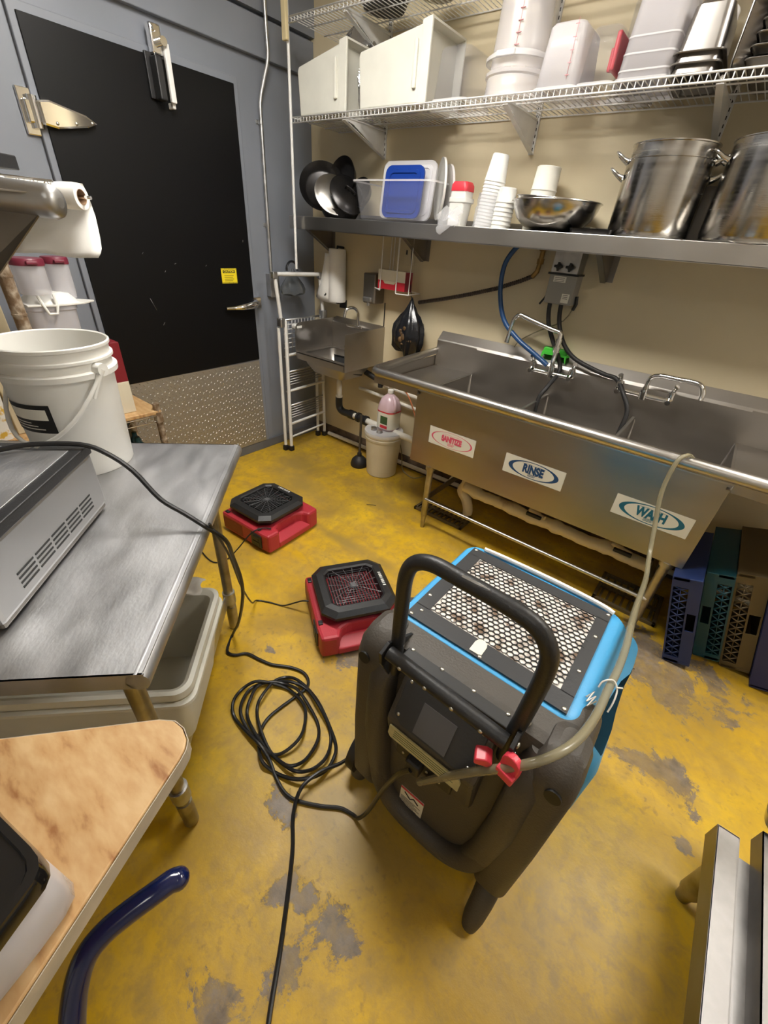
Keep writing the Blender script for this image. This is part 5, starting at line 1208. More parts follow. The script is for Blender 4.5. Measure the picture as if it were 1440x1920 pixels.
b = MB(); b.loft([(1.385, -0.25, 0.040, 0.040, 0.012, ZS + 0.001), (1.392, -0.25, 0.046, 0.045, 0.014, ZS + 0.10), (1.395, -0.25, 0.052, 0.05, 0.014, ZS + 0.104), (1.395, -0.25, 0.052, 0.05, 0.014, ZS + 0.122), (1.392, -0.25, 0.045, 0.045, 0.014, ZS + 0.124), (1.394, -0.25, 0.045, 0.045, 0.014, ZS + 0.15)])
b.build('white_container', 'white_pl', t, world=True)
b = MB(); b.loft([(1.394, -0.25, 0.047, 0.047, 0.014, ZS + 0.15), (1.394, -0.25, 0.046, 0.046, 0.014, ZS + 0.175), (1.394, -0.25, 0.038, 0.038, 0.014, ZS + 0.19)])
b.build('red_lid', 'redlid', t, world=True, label='red lid')
b = MB(); g = []
for i in range(8):
    row = []
    for j in range(8):
        u, v_ = i / 7, j / 7
        row.append((1.325 + 0.125 * u + 0.010 * math.sin(9 * v_ + i), -0.31 - 0.07 * v_ - 0.01 * math.sin(7 * u + 5 * v_), ZS + 0.075 - 0.068 * v_ * (1 - 0.2 * u) + 0.012 * math.sin(11 * u) - max(0, (v_ - 0.8)) * 0.25 * (1 - abs(u - 0.35))))
    g.append(row)
b.sheet(g); b.build('crumpled_film', 'baggie', t, world=True, solid=0.001)

def bowl(label, c, r, h, z, tilt, m_):
    t = thing('mixing_bowl', label, 'bowl', (c[0], c[1], z), 0, 'steel mixing bowls nested on the shelf')
    X = RX((c[0], c[1], z), tilt[0], tilt[1])
    pr = [(0.001, 0.0), (r * 0.42, 0.0), (r * 0.66, h * 0.14), (r * 0.84, h * 0.42), (r * 0.94, h * 0.75), (r * 0.97, h * 0.97), (r, h), (r * 1.01, h - 0.003)]
    b = MB(); b.lathe(pr + [], mtx=X, n=56); b.build('bowl_shell', m_, t, world=True, solid=0.0016)
bowl('larger outer steel mixing bowl on the shelf left of the stock pots', (1.900, -0.235), 0.203, 0.115, ZS + 0.003, (0, 0), 'steel_pot')
bowl('smaller steel mixing bowl nested tilted inside the larger bowl', (1.895, -0.225), 0.188, 0.100, ZS + 0.032, (0.03, 0.05), 'steel_pot')
b = MB(); b.loft([(2.12, -0.22, 0.09, 0.13, 0.02, ZS + 0.001), (2.12, -0.22, 0.095, 0.135, 0.02, ZS + 0.02)]); b.build('flat_tray', 'pan_dark', label='flat dark tray poking out under the left stock pot', cat='tray')

def stock_pot(label, c, r, h, nested, z=ZS + 0.0):
    t = thing('stock_pot', label, 'pot', (c[0], c[1], z), 0, 'stainless stock pots at the right of the steel shelf')
    X = Matrix.Translation(V((c[0], c[1], z + 0.001)))
    b = MB(); b.lathe([(0.001, 0), (r * 0.95, 0), (r * 0.985, 0.006), (r * 0.985, 0.022), (r, 0.026), (r, h - 0.004), (r * 1.022, h - 0.003), (r * 1.022, h), (r * 0.985, h), (r * 0.98, h - 0.01), (r * 0.975, 0.03), (0.001, 0.03)], mtx=X, n=64)
    b.build('pot_body', 'steel_pot', t, world=True)
    zs = [h - 0.035] if not nested else [h - 0.042]
    def ears(zh, rr, par, nm='loop_handle'):
        for s in (-1, 1):
            b = MB(); P0 = [(s * rr * 0.99, -0.042, zh - 0.012), (s * (rr + 0.018), -0.042, zh - 0.004), (s * (rr + 0.048), -0.034, zh + 0.016), (s * (rr + 0.056), 0.0, zh + 0.021), (s * (rr + 0.048), 0.034, zh + 0.016), (s * (rr + 0.018), 0.042, zh - 0.004), (s * rr * 0.99, 0.042, zh - 0.012)]
            b.tube([X @ Matrix.Rotation(0.18, 4, 'Z') @ V(p) for p in P0], [0.011, 0.007, 0.0055, 0.0055, 0.0055, 0.007, 0.011], n=10, smooth=4)
            b.build(nm, 'chrome', par, world=True)
    ears(h - 0.048, r, t)
    if nested:
        b = MB(); b.lathe([(r * 0.93, h - 0.05), (r * 0.955, h), (r * 0.955, h + 0.042), (r * 0.985, h + 0.044), (r * 0.985, h + 0.048), (r * 0.94, h + 0.048), (r * 0.935, h - 0.05)], mtx=X, n=64)
        ip_ = b.build('inner_pot', 'steel_pot', t, world=True, label='second pot nested inside')
        ears(h + 0.005, r * 0.96, ip_)
stock_pot('left stock pot on the steel shelf with a second pot nested inside it', (2.318, -0.205), 0.160, 0.262, True)
stock_pot('largest stock pot at the far right of the steel shelf, cut by the photo edge', (2.695, -0.20), 0.182, 0.315, False)
b = MB(); b.prism([(2.44, ZS), (2.53, ZS), (2.545, ZS + 0.2), (2.46, ZS + 0.2)], -0.06, -0.03, bev=0.004, plane='y'); b.build('steel_plate', 'steel_dark', label='dull steel pan lid standing on edge against the wall between the stock pots', cat='lid')

# ================================================================ things on the lower wire shelf (top z 2.138)
ZW = 2.138
def bin_(label, x0, x1, zl, zr, y0=-0.385, y1=-0.09):
    t = thing('ingredient_bin', label, 'bin', ((x0 + x1) / 2, (y0 + y1) / 2, ZW), 0, 'white plastic bins on the wire shelf')
    w_ = x1 - x0
    out = [(x0 + 0.015, ZW + 0.001), (x1 - 0.045, ZW + 0.001), (x1 - 0.045, zr - 0.012), (x0 + 0.01, zl), (x0, zl - 0.02)]
    b = MB(); b.prism(out, y0, y1, bev=0.008, plane='y')
    b.build('bin_body', 'white_bin', t, world=True)
    b = MB(); b.prism([(x1 - 0.05, ZW + 0.001), (x1 - 0.002, ZW + 0.001), (x1 + 0.002, zr + 0.004), (x1 - 0.05, zr - 0.004)], y0 - 0.008, y0 + 0.006, bev=0.003, plane='y')
    b.box((x1 - 0.052, y0 - 0.006, ZW + 0.001), (x1 - 0.047, y1 + 0.004, zr - 0.006)); b.prism([(x1 - 0.05, zr - 0.012), (x1, zr - 0.004), (x1, zr + 0.004), (x1 - 0.05, zr - 0.004)], y0 - 0.006, y1, plane='y')
    b.box((x1 - 0.05, y1 - 0.005, ZW + 0.001), (x1, y1 + 0.003, zr))
    b.build('open_rim', 'white_bin', t, world=True)
    b = MB(); b.box((x1 - 0.088, y0 - 0.014, ZW + 0.055), (x1 - 0.068, y0 + 0.002, zr - 0.06), bev=0.005); b.build('handle_rib', 'white_bin', t, world=True)
bin_('smaller white plastic bin on its side at the left end of the wire shelf', 0.305, 0.685, 2.345, 2.415)
bin_('larger white plastic bin on its side on the wire shelf, right of the small one', 0.765, 1.205, 2.355, 2.42)
def clear_box(label, x0, x1, z1, y0=-0.37, y1=-0.12, m_='clearpl', tap=0.02, z0=ZW, redlid=False, marks=False, r=0.03, ribs=0, name='clear_container'):
    """upside-down style square storage container, wider at its rim (bottom)"""
    t = thing(name, label, 'container', ((x0 + x1) / 2, (y0 + y1) / 2, z0), 0, 'clear plastic storage containers on the wire shelf')
    cx, cy, hw, hd = (x0 + x1) / 2, (y0 + y1) / 2, (x1 - x0) / 2, (y1 - y0) / 2
    b = MB(); b.loft([(cx, cy, hw, hd, r, z0 + 0.012), (cx, cy, hw - tap, hd - tap, r, z1 - 0.008), (cx, cy, hw - tap - 0.006, hd - tap - 0.006, r, z1)], cap0=False); b.build('container_wall', m_, t, world=True, solid=0.003)
    b = MB(); b.loft([(cx, cy, hw + 0.006, hd + 0.006, r, z0), (cx, cy, hw + 0.006, hd + 0.006, r, z0 + 0.012), (cx, cy, hw, hd, r, z0 + 0.013)], cap0=False, cap1=False); b.build('container_rim', 'milky', t, world=True)
    if ribs:
        for k in range(ribs):
            z = z0 + 0.03 + k * 0.045; s = (z - z0) / (z1 - z0) * tap
            b = MB(); b.loft([(cx, cy, hw - s + 0.003, hd - s + 0.003, r, z), (cx, cy, hw - s + 0.003, hd - s + 0.003, r, z + 0.005)], cap0=False, cap1=False); b.build('nested_rim', 'milky', t, world=True)
    if marks:
        b = MB(); yy = y0 + 0.004
        for k in range(5): b.box((x1 - 0.045, yy - 0.006, z0 + 0.04 + k * 0.035), (x1 - 0.030, yy - 0.0045, z0 + 0.0425 + k * 0.035))
        b.tube([(x1 - 0.037, yy - 0.006, z0 + 0.03), (x1 - 0.037, yy + 0.002, z0 + 0.20)], 0.001, n=4); b.build('red_scale_marks', 'faint_red', t, world=True)
    if redlid:
        b = MB(); b.box((x1 - 0.030, y0 + 0.03, z1 - 0.12), (x1 - 0.012, y1 - 0.02, z1 - 0.012), bev=0.006); b.box((x0 + 0.06, cy, z1 - 0.10), (x1 - 0.04, cy + 0.02, z1 - 0.03), bev=0.006); b.build('red_lid', 'redlid', t, world=True)
clear_box('short clear square container beside the large white bin', 1.225, 1.405, 2.325, tap=0.012)
clear_box('clear square container with red scale marks right of the round buckets', 1.735, 1.905, 2.335, marks=True, m_='milky2', tap=0.015)
clear_box('clear container with a red lid inside, fourth group along the wire shelf', 1.915, 2.045, 2.305, redlid=True, m_='clearpl', tap=0.01)
clear_box('tall stack of clear square tubs left of the steel pans', 2.060, 2.245, 2.52, ribs=3, m_='milky2', tap=0.02)
clear_box('clear tub standing behind the tall stack near the top edge', 1.97, 2.13, 2.50, y0=-0.13, y1=-0.02, m_='clearpl', tap=0.01)
t = thing('round_bucket_stack', 'tall stack of translucent round buckets with red scale marks on the wire shelf', 'bucket', (1.575, -0.225, ZW), 0)
b = MB(); b.lathe([(0.118, ZW + 0.001), (0.136, ZW + 0.005), (0.136, ZW + 0.02), (0.130, ZW + 0.03), (0.128, ZW + 0.075), (0.136, ZW + 0.08), (0.136, ZW + 0.092), (0.120, ZW + 0.10), (0.108, ZW + 0.37), (0.100, ZW + 0.378), (0.001, ZW + 0.378)], (1.575, -0.225, 0), n=44); b.build('lower_bucket', 'milky2', t, world=True)
b = MB(); b.lathe([(0.138, ZW + 0.125), (0.143, ZW + 0.128), (0.143, ZW + 0.14), (0.128, ZW + 0.150), (0.122, ZW + 0.152)], (1.575, -0.225, 0), n=44); b.box((1.535, -0.372, ZW + 0.125), (1.62, -0.355, ZW + 0.145), bev=0.004); b.build('bucket_flange', 'milky', t, world=True)
b = MB()
for k in range(6): b.box((1.600, -0.3465 + 0.002 * k, ZW + 0.16 + 0.035 * k), (1.620, -0.340 + 0.002 * k, ZW + 0.1625 + 0.035 * k))
b.tube([(1.609, -0.3445, ZW + 0.155), (1.609, -0.332, ZW + 0.36)], 0.001, n=4); b.build('red_scale_marks', 'faint_red', t, world=True)
def hotel_pan(label, X, w_, d_, h, m_='steel_pan'):
    b = MB(); b.X = X
    b.loft([(0, 0, w_, d_, 0.03, 0.0), (0, 0, w_, d_, 0.03, 0.004), (0, 0, w_ - 0.012, d_ - 0.012, 0.028, 0.005), (0, 0, w_ - 0.022, d_ - 0.022, 0.028, h - 0.012), (0, 0, w_ - 0.034, d_ - 0.034, 0.025, h)], cap0=False)
    return b.build('steam_pan', m_, solid=0.0016, label=label, cat='pan', group='steel steam table pans on the wire shelf')
for k, (lab, h) in enumerate((('bottom one of the stacked steel pans turned over on the wire shelf', 0.10), ('middle one of the stacked steel pans on the wire shelf', 0.10), ('top one of the stacked steel pans, its flat base facing up', 0.13))):
    hotel_pan(lab, Matrix.Translation(V((2.312, -0.235, ZW + 0.002 + 0.028 * k))) @ Matrix.Rotation(0.05, 4, 'Z'), 0.080, 0.145, h)
hotel_pan('narrow steel pan standing on edge beside the stacked pans', Matrix.Translation(V((2.425, -0.22, ZW + 0.10))) @ Matrix.Rotation(PI / 2, 4, 'Y') @ Matrix.Rotation(0.0, 4, 'X'), 0.095, 0.14, 0.05)
hotel_pan('steel pan standing behind the stack with a hooked corner', Matrix.Translation(V((2.25, -0.075, ZW + 0.13))) @ Matrix.Rotation(PI / 2, 4, 'X'), 0.10, 0.12, 0.05)
for k in range(9):
    b = MB(); z = ZW + 0.002 + 0.030 * k; x0 = 2.475 + 0.003 * k
    b.loft([(x0 + 0.22, -0.22, 0.21, 0.16, 0.02, z), (x0 + 0.22, -0.22, 0.222, 0.172, 0.02, z + 0.018), (x0 + 0.22, -0.22, 0.228, 0.178, 0.02, z + 0.020), (x0 + 0.22, -0.22, 0.228, 0.178, 0.02, z + 0.016)], cap1=False)
    b.build('sheet_tray', 'steel_pan' if k % 2 else 'steel_dark', solid=0.0012, label='steel sheet tray in the stack at the right edge, ' + ['the lowest', 'second from the bottom', 'third from the bottom', 'fourth from the bottom', 'fifth from the bottom', 'fourth from the top', 'third from the top', 'second from the top', 'the topmost'][k], cat='tray', group='steel sheet trays stacked at the right edge')
# silver film bag behind the bins
b = MB(); b.lathe([(0.001, 0), (0.09, 0.0), (0.12, 0.05), (0.125, 0.15), (0.10, 0.26), (0.06, 0.32), (0.03, 0.35), (0.001, 0.352)], (0, 0, 0), n=40)
for v in b.bm.verts:
    a = math.atan2(v.co.y, v.co.x); k = 1 + 0.10 * math.sin(7 * a + 22 * v.co.z) + 0.06 * math.sin(13 * a - 31 * v.co.z)
    v.co = V((0.56 + v.co.x * k * 1.2, -0.16 + v.co.y * k * 0.8, ZW + 0.004 + v.co.z * 1.1))
b.build('film_bag', 'foil', label='crumpled shiny film bag behind the small white bin', cat='bag')
for x_, r_, h_, lab in ((0.78, 0.13, 0.05, 'dark round pan on the upper wire shelf above the white bins'), (1.10, 0.10, 0.06, 'shallow steel pan on the upper wire shelf near the round buckets')):
    b = MB(); b.lathe([(0.001, 0.0), (r_ * 0.8, 0.0), (r_, h_), (r_ * 1.04, h_), (r_ * 0.97, h_ - 0.004), (r_ * 0.77, 0.006), (0.001, 0.006)], (x_, -0.22, 2.539), n=36)
    b.build('round_pan', 'pan_dark' if x_ < 1 else 'steel_pot', label=lab, cat='pan')

# ================================================================ steel work table (turned 45 degrees) and what stands on it
TZH = 0.89
TB = thing('steel_work_table', 'worn stainless steel work table holding the grey appliance and white bucket', 'table', (1.9 - 0.29, -2.4, 0), math.radians(135))
TBI = wmat(TB)
def uv(u, v_, z=0.0):  # table axes: u along its length away from the camera, v toward the aisle
    return V((-0.70711 * u + 0.70711 * v_, 0.70711 * u + 0.70711 * v_, z))
U0, U1, V0, V1 = -3.325, -2.315, -1.15, -0.222
def uvbox(b, u0, u1, v0, v1, z0, z1, bev=0.0, seg=2):
    X = Matrix((V((-0.70711, 0.70711, 0)), V((0.70711, 0.70711, 0)), V((0, 0, 1)))).transposed().to_4x4()
    old = b.X.copy(); b.X = X; b.box((u0, v0, z0), (u1, v1, z1), bev=bev, seg=seg); b.X = old
b = MB(); uvbox(b, U0, U1, V0, V1 - 0.01, TZH - 0.004, TZH)
uvbox(b, U0, U0 + 0.004, V0, V1 - 0.008, TZH - 0.042, TZH); uvbox(b, U1 - 0.004, U1, V0, V1 - 0.008, TZH - 0.042, TZH)
b.tube([uv(U0, V1 - 0.022, TZH - 0.022), uv(U1, V1 - 0.022, TZH - 0.022)], 0.0225, n=20)
b.build('table_top', 'steel_table', TB, world=True)
LEGS = ((-3.225, -0.325), (-2.430, -0.335), (-3.225, -1.05), (-2.430, -1.05))
for u, v_ in LEGS:
    b = MB(); b.tube([uv(u, v_, TZH - 0.01), uv(u, v_, 0.06)], 0.0205, n=16); b.tube([uv(u, v_, 0.14), uv(u, v_, 0.005), uv(u, v_, 0)], [0.0235, 0.022, 0.017], n=16)
    lg = b.build('leg', 'legmetal', TB, world=True)
    MB().tube([uv(u, v_, 0.165), uv(u, v_, 0.225)], 0.027, n=16).build('leg_collar', 'galv', lg, world=True)
b = MB(); uvbox(b, -3.215, -2.44, -1.045, -0.345, 0.175, 0.180); uvbox(b, -3.215, -2.44, -0.35, -0.345, 0.150, 0.215)
uvbox(b, -3.215, -3.21, -1.045, -0.345, 0.15, 0.18); uvbox(b, -2.445, -2.44, -1.045, -0.345, 0.15, 0.18)
b.build('undershelf', 'galv', TB, world=True)
# grey appliance
BX = thing('countertop_appliance', 'grey steel countertop appliance with black top trim and side vents', 'appliance', tuple(uv(-2.985, -0.72, TZH)), math.radians(135))
b = MB(); uvbox(b, -3.217, -2.754, -0.93, -0.515, TZH + 0.018, TZH + 0.178, bev=0.012); b.build('casing', 'steel_box', BX, world=True)
b = MB(); uvbox(b, -3.212, -2.759, -0.925, -0.519, TZH + 0.008, TZH + 0.03, bev=0.006); b.build('base_band', 'steel_dark', BX, world=True)
for u, v_ in ((-3.18, -0.55), (-2.79, -0.55), (-3.18, -0.89), (-2.79, -0.89)):
    MB().cyl(uv(u, v_, TZH), uv(u, v_, TZH + 0.012), 0.016, n=12).build('foot', 'rubber', BX, world=True)
b = MB(); uvbox(b, -3.219, -2.752, -0.932, -0.513, TZH + 0.172, TZH + 0.198, bev=0.003); b.build('top_trim', 'black', BX, world=True, label='black top trim')
b = MB(); uvbox(b, -3.20, -2.800, -0.915, -0.540, TZH + 0.196, TZH + 0.2005, bev=0.001); b.build('top_plate', 'steel_table', BX, world=True)
lt = MB()
for k in range(6):
    uvbox(lt, -2.788, -2.776, -0.63 - k * 0.022, -0.62 - k * 0.022 + (0.006 if k % 2 else 0.002), TZH + 0.1975, TZH + 0.1992)
lt.build('raised_letters', 'chrome', BX, world=True, label='chrome raised lettering')
b = MB()
for c_ in range(5):
    u0 = -3.135 + c_ * 0.064
    for r_ in range(4):
        z = TZH + 0.046 + r_ * 0.0115 + 0.001
        X = Matrix((V((-0.70711, 0.70711, 0)), V((0.70711, 0.70711, 0)), V((0, 0, 1)))).transposed().to_4x4()
        b.X = X; b.box((u0, -0.5152, z), (u0 + 0.056, -0.5140, z + 0.0048), bev=0.0005)
b.build('side_vents', 'ink', BX, world=True)
# bucket
BK = thing('white_bucket', 'open white five gallon bucket on the steel table behind the appliance', 'bucket', (1.245, -2.23, TZH))
bc = (1.245, -2.23, TZH)
b = MB(); b.lathe([(0.001, 0.0), (0.128, 0.0), (0.131, 0.004), (0.143, 0.300), (0.144, 0.305), (0.157, 0.303), (0.158, 0.318), (0.147, 0.322), (0.1465, 0.345), (0.154, 0.346), (0.154, 0.353), (0.147, 0.355), (0.1475, 0.378), (0.1525, 0.380), (0.153, 0.388), (0.150, 0.391), (0.146, 0.388), (0.141, 0.33), (0.127, 0.006), (0.001, 0.006)], bc, n=64)
b.build('bucket_body', 'white_pl', BK, world=True)
hd_ = (V((2.8, -2.637, 0)) - V((1.245, -2.23, 0))).normalized(); an = math.atan2(hd_.y, hd_.x) + math.radians(38)
b = MB()
ea = V((math.cos(an), math.sin(an), 0)); tn = V((-ea.y, ea.x, 0)); base = V(bc)
b.cyl(base + ea * 0.146 + V((0, 0, 0.325)), base + ea * 0.170 + V((0, 0, 0.325)), 0.018, n=16)
ear = b.build('handle_ear', 'white_pl', BK, world=True)
b = MB(); pts = []
for k in range(19):
    a = PI * k / 18
    pts.append(base + ea * (0.163 * math.cos(a)) - tn * (0.163 * math.sin(a)) + V((0, 0, 0.325 - 0.20 * math.sin(a))))
rad = [0.0035] * 19
b.tube(pts, 0.006, n=10); b.tube([base + ea * 0.162 + V((0, 0, 0.325)), base + ea * 0.160 - tn * 0.02 + V((0, 0, 0.295)), base + ea * 0.157 - tn * 0.045 + V((0, 0, 0.25))], [0.011, 0.008, 0.005], n=10)
b.build('bail_handle', 'white_pl', BK, world=True)
b = MB(); g = []
a0 = math.atan2(hd_.y, hd_.x) - math.radians(82)
for i in range(2):
    z = 0.155 + 0.085 * i; rr = 0.1315 + 0.012 * z / 0.3 + 0.0012
    g.append([base + V((rr * math.cos(a0 + math.radians(2.5) * j), rr * math.sin(a0 + math.radians(2.5) * j), z)) for j in range(25)])
b.sheet(g); lb = b.build('bucket_label', 'ink', BK, world=True, label='black and white printed label')
b = MB(); g = []
for i in range(2):
    z = 0.195 + 0.032 * i; rr = 0.1315 + 0.012 * z / 0.3 + 0.0018
    g.append([base + V((rr * math.cos(a0 + math.radians(2.5) * j), rr * math.sin(a0 + math.radians(2.5) * j), z)) for j in range(2, 23)])
b.sheet(g)
for k in range(3):
    g = []
    for i in range(2):
        z = 0.165 + 0.009 * k + 0.003 * i; rr = 0.1315 + 0.012 * z / 0.3 + 0.0018
        g.append([base + V((rr * math.cos(a0 + math.radians(2.5) * j), rr * math.sin(a0 + math.radians(2.5) * j), z)) for j in range(3, 20 - 3 * k)])
    b.sheet(g)
b.build('label_print', 'paper_sh', lb, world=True)
# ingredient bin on the undershelf
IB = thing('rolling_bin', 'open off white plastic bin stored under the steel table', 'bin', tuple(uv(-2.89, -0.62, 0.181)), math.radians(135))
Xuv = Matrix((V((-0.70711, 0.70711, 0)), V((0.70711, 0.70711, 0)), V((0, 0, 1)))).transposed().to_4x4()
def bl(secs, **k):
    b = MB(); b.loft(secs, mtx=Xuv, **k); return b
b = bl([(-2.90, -0.66, 0.165, 0.33, 0.04, 0.182), (-2.90, -0.66, 0.205, 0.375, 0.04, 0.47), (-2.90, -0.66, 0.212, 0.385, 0.045, 0.475), (-2.90, -0.66, 0.212, 0.385, 0.045, 0.500), (-2.90, -0.66, 0.200, 0.372, 0.04, 0.502), (-2.90, -0.66, 0.185, 0.358, 0.03, 0.490), (-2.90, -0.66, 0.155, 0.32, 0.03, 0.195)])
b.build('bin_body', 'white_bin', IB, world=True)
b = bl([(-2.90, -0.66, 0.218, 0.391, 0.045, 0.445), (-2.90, -0.66, 0.218, 0.391, 0.045, 0.457), (-2.90, -0.66, 0.206, 0.380, 0.045, 0.459)], cap0=False, cap1=False)
b.build('outer_band', 'white_bin', IB, world=True)
b = MB(); g = []
for i in range(6): g.append([uv(-2.74 + 0.016 * i, -0.42 + 0.022 * j + 0.006 * math.sin(i * 2), 0.512 + 0.01 * math.sin(i + j * 1.3) + 0.003 * j) for j in range(5)])
MB_ = MB(); MB_.sheet(g); MB_.build('paper_scrap', 'paper', solid=0.001, label='crumpled white paper lying on the far corner of the bin under the table', cat='paper')

# scorched wooden board/table in the front left corner
WZ = 0.85
WT = thing('wooden_counter', 'pale scorched wooden counter top in the bottom left corner', 'counter', (2.15, -2.80, 0))
poly = [(1.60, -3.23), (1.931, -2.882), (2.1, -2.718), (2.18, -2.627), (2.262, -2.533), (2.285, -2.516), (2.308, -2.513), (2.332, -2.519), (2.345, -2.530), (2.354, -2.545), (2.467, -2.802), (2.56, -3.02), (2.30, -3.5), (1.7, -3.6)]
MB().prism(poly, WZ - 0.034, WZ, bev=0.003).build('board', 'wood', WT, world=True)
b = MB(); pc = (2.1, -3.0); eb = [(pc[0] + (x - pc[0]) * 1.0045, pc[1] + (y - pc[1]) * 1.0045) for x, y in poly]
A_ = b._v([(x, y, WZ - 0.034) for x, y in eb]); B2_ = b._v([(x, y, WZ - 0.003) for x, y in eb])
for i in range(len(eb)): b.bm.faces.new((A_[i], A_[(i + 1) % len(eb)], B2_[(i + 1) % len(eb)], B2_[i]))
b.build('edge_band', mat('scuffed_edge_band', (0.46, 0.40, 0.31), 0.55, var=0.15, scale=20), WT, world=True, solid=0.0015, label='greyish edge band')
for x_, y_ in ((1.90, -3.05), (2.25, -3.35), (2.42, -3.1), (1.85, -3.45)):
    MB().tube([(x_, y_, WZ - 0.034), (x_, y_, 0)], 0.02, n=12).build('leg', 'legmetal', WT, world=True)
b = MB(); b.box((1.85, -3.45, 0.45), (2.40, -3.05, 0.47), bev=0.003); b.build('lower_shelf', 'galv', WT, world=True)
TU = thing('lidded_tub', 'clear plastic tub with a glossy black lid on the wooden counter', 'tub', (2.30, -2.87, WZ))
def blob(pts, c, k=1.0, dz=0):
    return [(c[0] + (x - c[0]) * k, c[1] + (y - c[1]) * k) for x, y in pts]
outer = [(2.20, -2.790), (2.279, -2.765), (2.345, -2.738), (2.380, -2.722), (2.402, -2.716), (2.418, -2.720), (2.429, -2.735), (2.440, -2.765), (2.454, -2.815), (2.475, -2.90), (2.44, -3.05), (2.18, -3.02), (2.08, -2.92), (2.10, -2.83)]
c0 = (2.30, -2.88)
def ringloft(b, lv):
    R_ = [b._v([(x, y, z) for x, y in blob(outer, c0, k)]) for k, z in lv]
    n = len(outer)
    for A, B in zip(R_, R_[1:]):
        for j in range(n): b.bm.faces.new((A[j], A[(j + 1) % n], B[(j + 1) % n], B[j])).smooth = True
    return R_
b = MB(); R_ = ringloft(b, [(0.90, WZ + 0.002), (0.97, WZ + 0.004), (1.0, WZ + 0.012), (0.985, WZ + 0.10)]); b.bm.faces.new(R_[0][::-1])
b.build('tub_wall', 'milky2', TU, world=True, solid=0.002)
lid_o = [(2.12, -2.755), (2.27, -2.740), (2.32, -2.733), (2.365, -2.724), (2.395, -2.718), (2.412, -2.716), (2.425, -2.719), (2.434, -2.727), (2.441, -2.742), (2.456, -2.775), (2.485, -2.83), (2.46, -2.98), (2.20, -3.0), (2.08, -2.88)]
outer = lid_o
b = MB(); R_ = ringloft(b, [(0.97, WZ + 0.100), (1.0, WZ + 0.104), (1.0, WZ + 0.122), (0.985, WZ + 0.130), (0.93, WZ + 0.1305), (0.915, WZ + 0.126), (0.88, WZ + 0.1255)]); b.bm.faces.new(R_[0][::-1]); b.bm.faces.new(R_[-1])
b.build('lid', 'black_sh', TU, world=True, label='glossy black lid')

# navy bent tube by the counter
NT = thing('bent_navy_tube', 'glossy navy blue bent metal tube rising beside the wooden counter', 'tube', (2.40, -2.86, 0))
MB().tube([(2.372,-2.622,0.540),(2.366,-2.634,0.543),(2.361,-2.660,0.546),(2.350,-2.703,0.544),(2.343,-2.742,0.540),(2.346,-2.776,0.530),(2.362,-2.806,0.502),(2.392,-2.838,0.450),(2.425,-2.868,0.36),(2.46,-2.90,0.20),(2.48,-2.93,0.0)], 0.0200, n=24, smooth=6).build('tube', 'navy', NT, world=True)
MB().ball((2.3725, -2.6215, 0.540), 0.0201, n=18).build('end_cap', 'navy', NT, world=True)

# steel overshelf corner with rolled edge
OS = thing('steel_overshelf', 'rolled edge corner of a steel overshelf jutting in from the left at eye level', 'shelf', (1.5, -2.6, TZH))
b = MB(); b.tube([(1.7635, -2.274, 1.607), (1.762, -2.275, 1.607), (1.758, -2.278, 1.607), (1.750, -2.283, 1.6075), (1.672, -2.337, 1.612), (1.40, -2.525, 1.630)], [0.008, 0.017, 0.023, 0.0265, 0.0265, 0.0265], n=24); b.build('rolled_edge', 'steel_box', OS, world=True)
b = MB(); A, B_, C_, D_ = (1.738, -2.300, 1.592), (1.44, -2.515, 1.606), (1.53, -2.60, 1.30), (1.713, -2.389, 1.493)
q = b._v([A, B_, C_, D_]); b.bm.faces.new(q); b.build('side_gusset', 'steel_dark', OS, world=True, solid=0.003)
b = MB(); q = b._v([(1.76, -2.29, 1.618), (1.40, -2.54, 1.640), (1.10, -2.80, 1.640), (1.10, -3.1, 1.64), (1.5, -2.75, 1.622)]); b.bm.faces.new(q[::-1]); b.build('shelf_plate', 'steel', OS, world=True, solid=0.002)
MB().tube([(1.30, -2.86, TZH), (1.30, -2.86, 1.63)], 0.018, n=12).build('post', 'galv', OS, world=True)
b = MB(); b.box((1.26, -2.9, TZH), (1.34, -2.82, TZH + 0.006)); b.build('post_foot', 'galv', OS, world=True)

# paper towel roll on a wire rack at upper left
PR = thing('kitchen_paper_roll', 'large paper towel roll on a metal rod with a hanging sheet, upper left', 'paper towel', (0.92, -2.04, 1.47))
axd = V((-0.84, -0.543, 0)).normalized()
e0 = V((1.042, -1.959, 1.632))
X = Matrix.Translation(e0) @ axd.to_track_quat('Z', 'Y').to_matrix().to_4x4()
b = MB(); b.lathe([(0.020, 0.0), (0.033, 0.0), (0.034, 0.003), (0.034, 0.277), (0.033, 0.28), (0.020, 0.28)], mtx=X, n=36); b.build('roll', 'paper', PR, world=True)
b = MB(); b.lathe([(0.0205, -0.0005), (0.0205, 0.281), (0.019, 0.281), (0.019, -0.0005), (0.0205, -0.0005)], mtx=X, n=28); b.build('cardboard_core', mat('brown_cardboard', (0.30, 0.18, 0.10), 0.8), PR, world=True)
MB().tube([e0 - axd * 0.03, e0 + axd * 0.33], 0.005, n=10).build('rod', 'chrome', PR, world=True)
edge = [V(p) for p in ((1.036, -1.945, 1.666), (1.060, -1.947, 1.640), (1.080, -1.952, 1.613), (1.103, -1.958, 1.585), (1.121, -1.966, 1.559), (1.140, -1.975, 1.532), (1.154, -1.984, 1.504), (1.160, -1.993, 1.488), (1.155, -2.001, 1.475))]
nrm_ = V((-axd.y, axd.x, 0))
g = [[p + axd * (0.28 * j / 8) + V((0, 0, 0.003 * math.sin(j * 1.2 + i))) for j in range(9)] for i, p in enumerate(edge)]
cc = V((2.8, -2.637, 1.6))
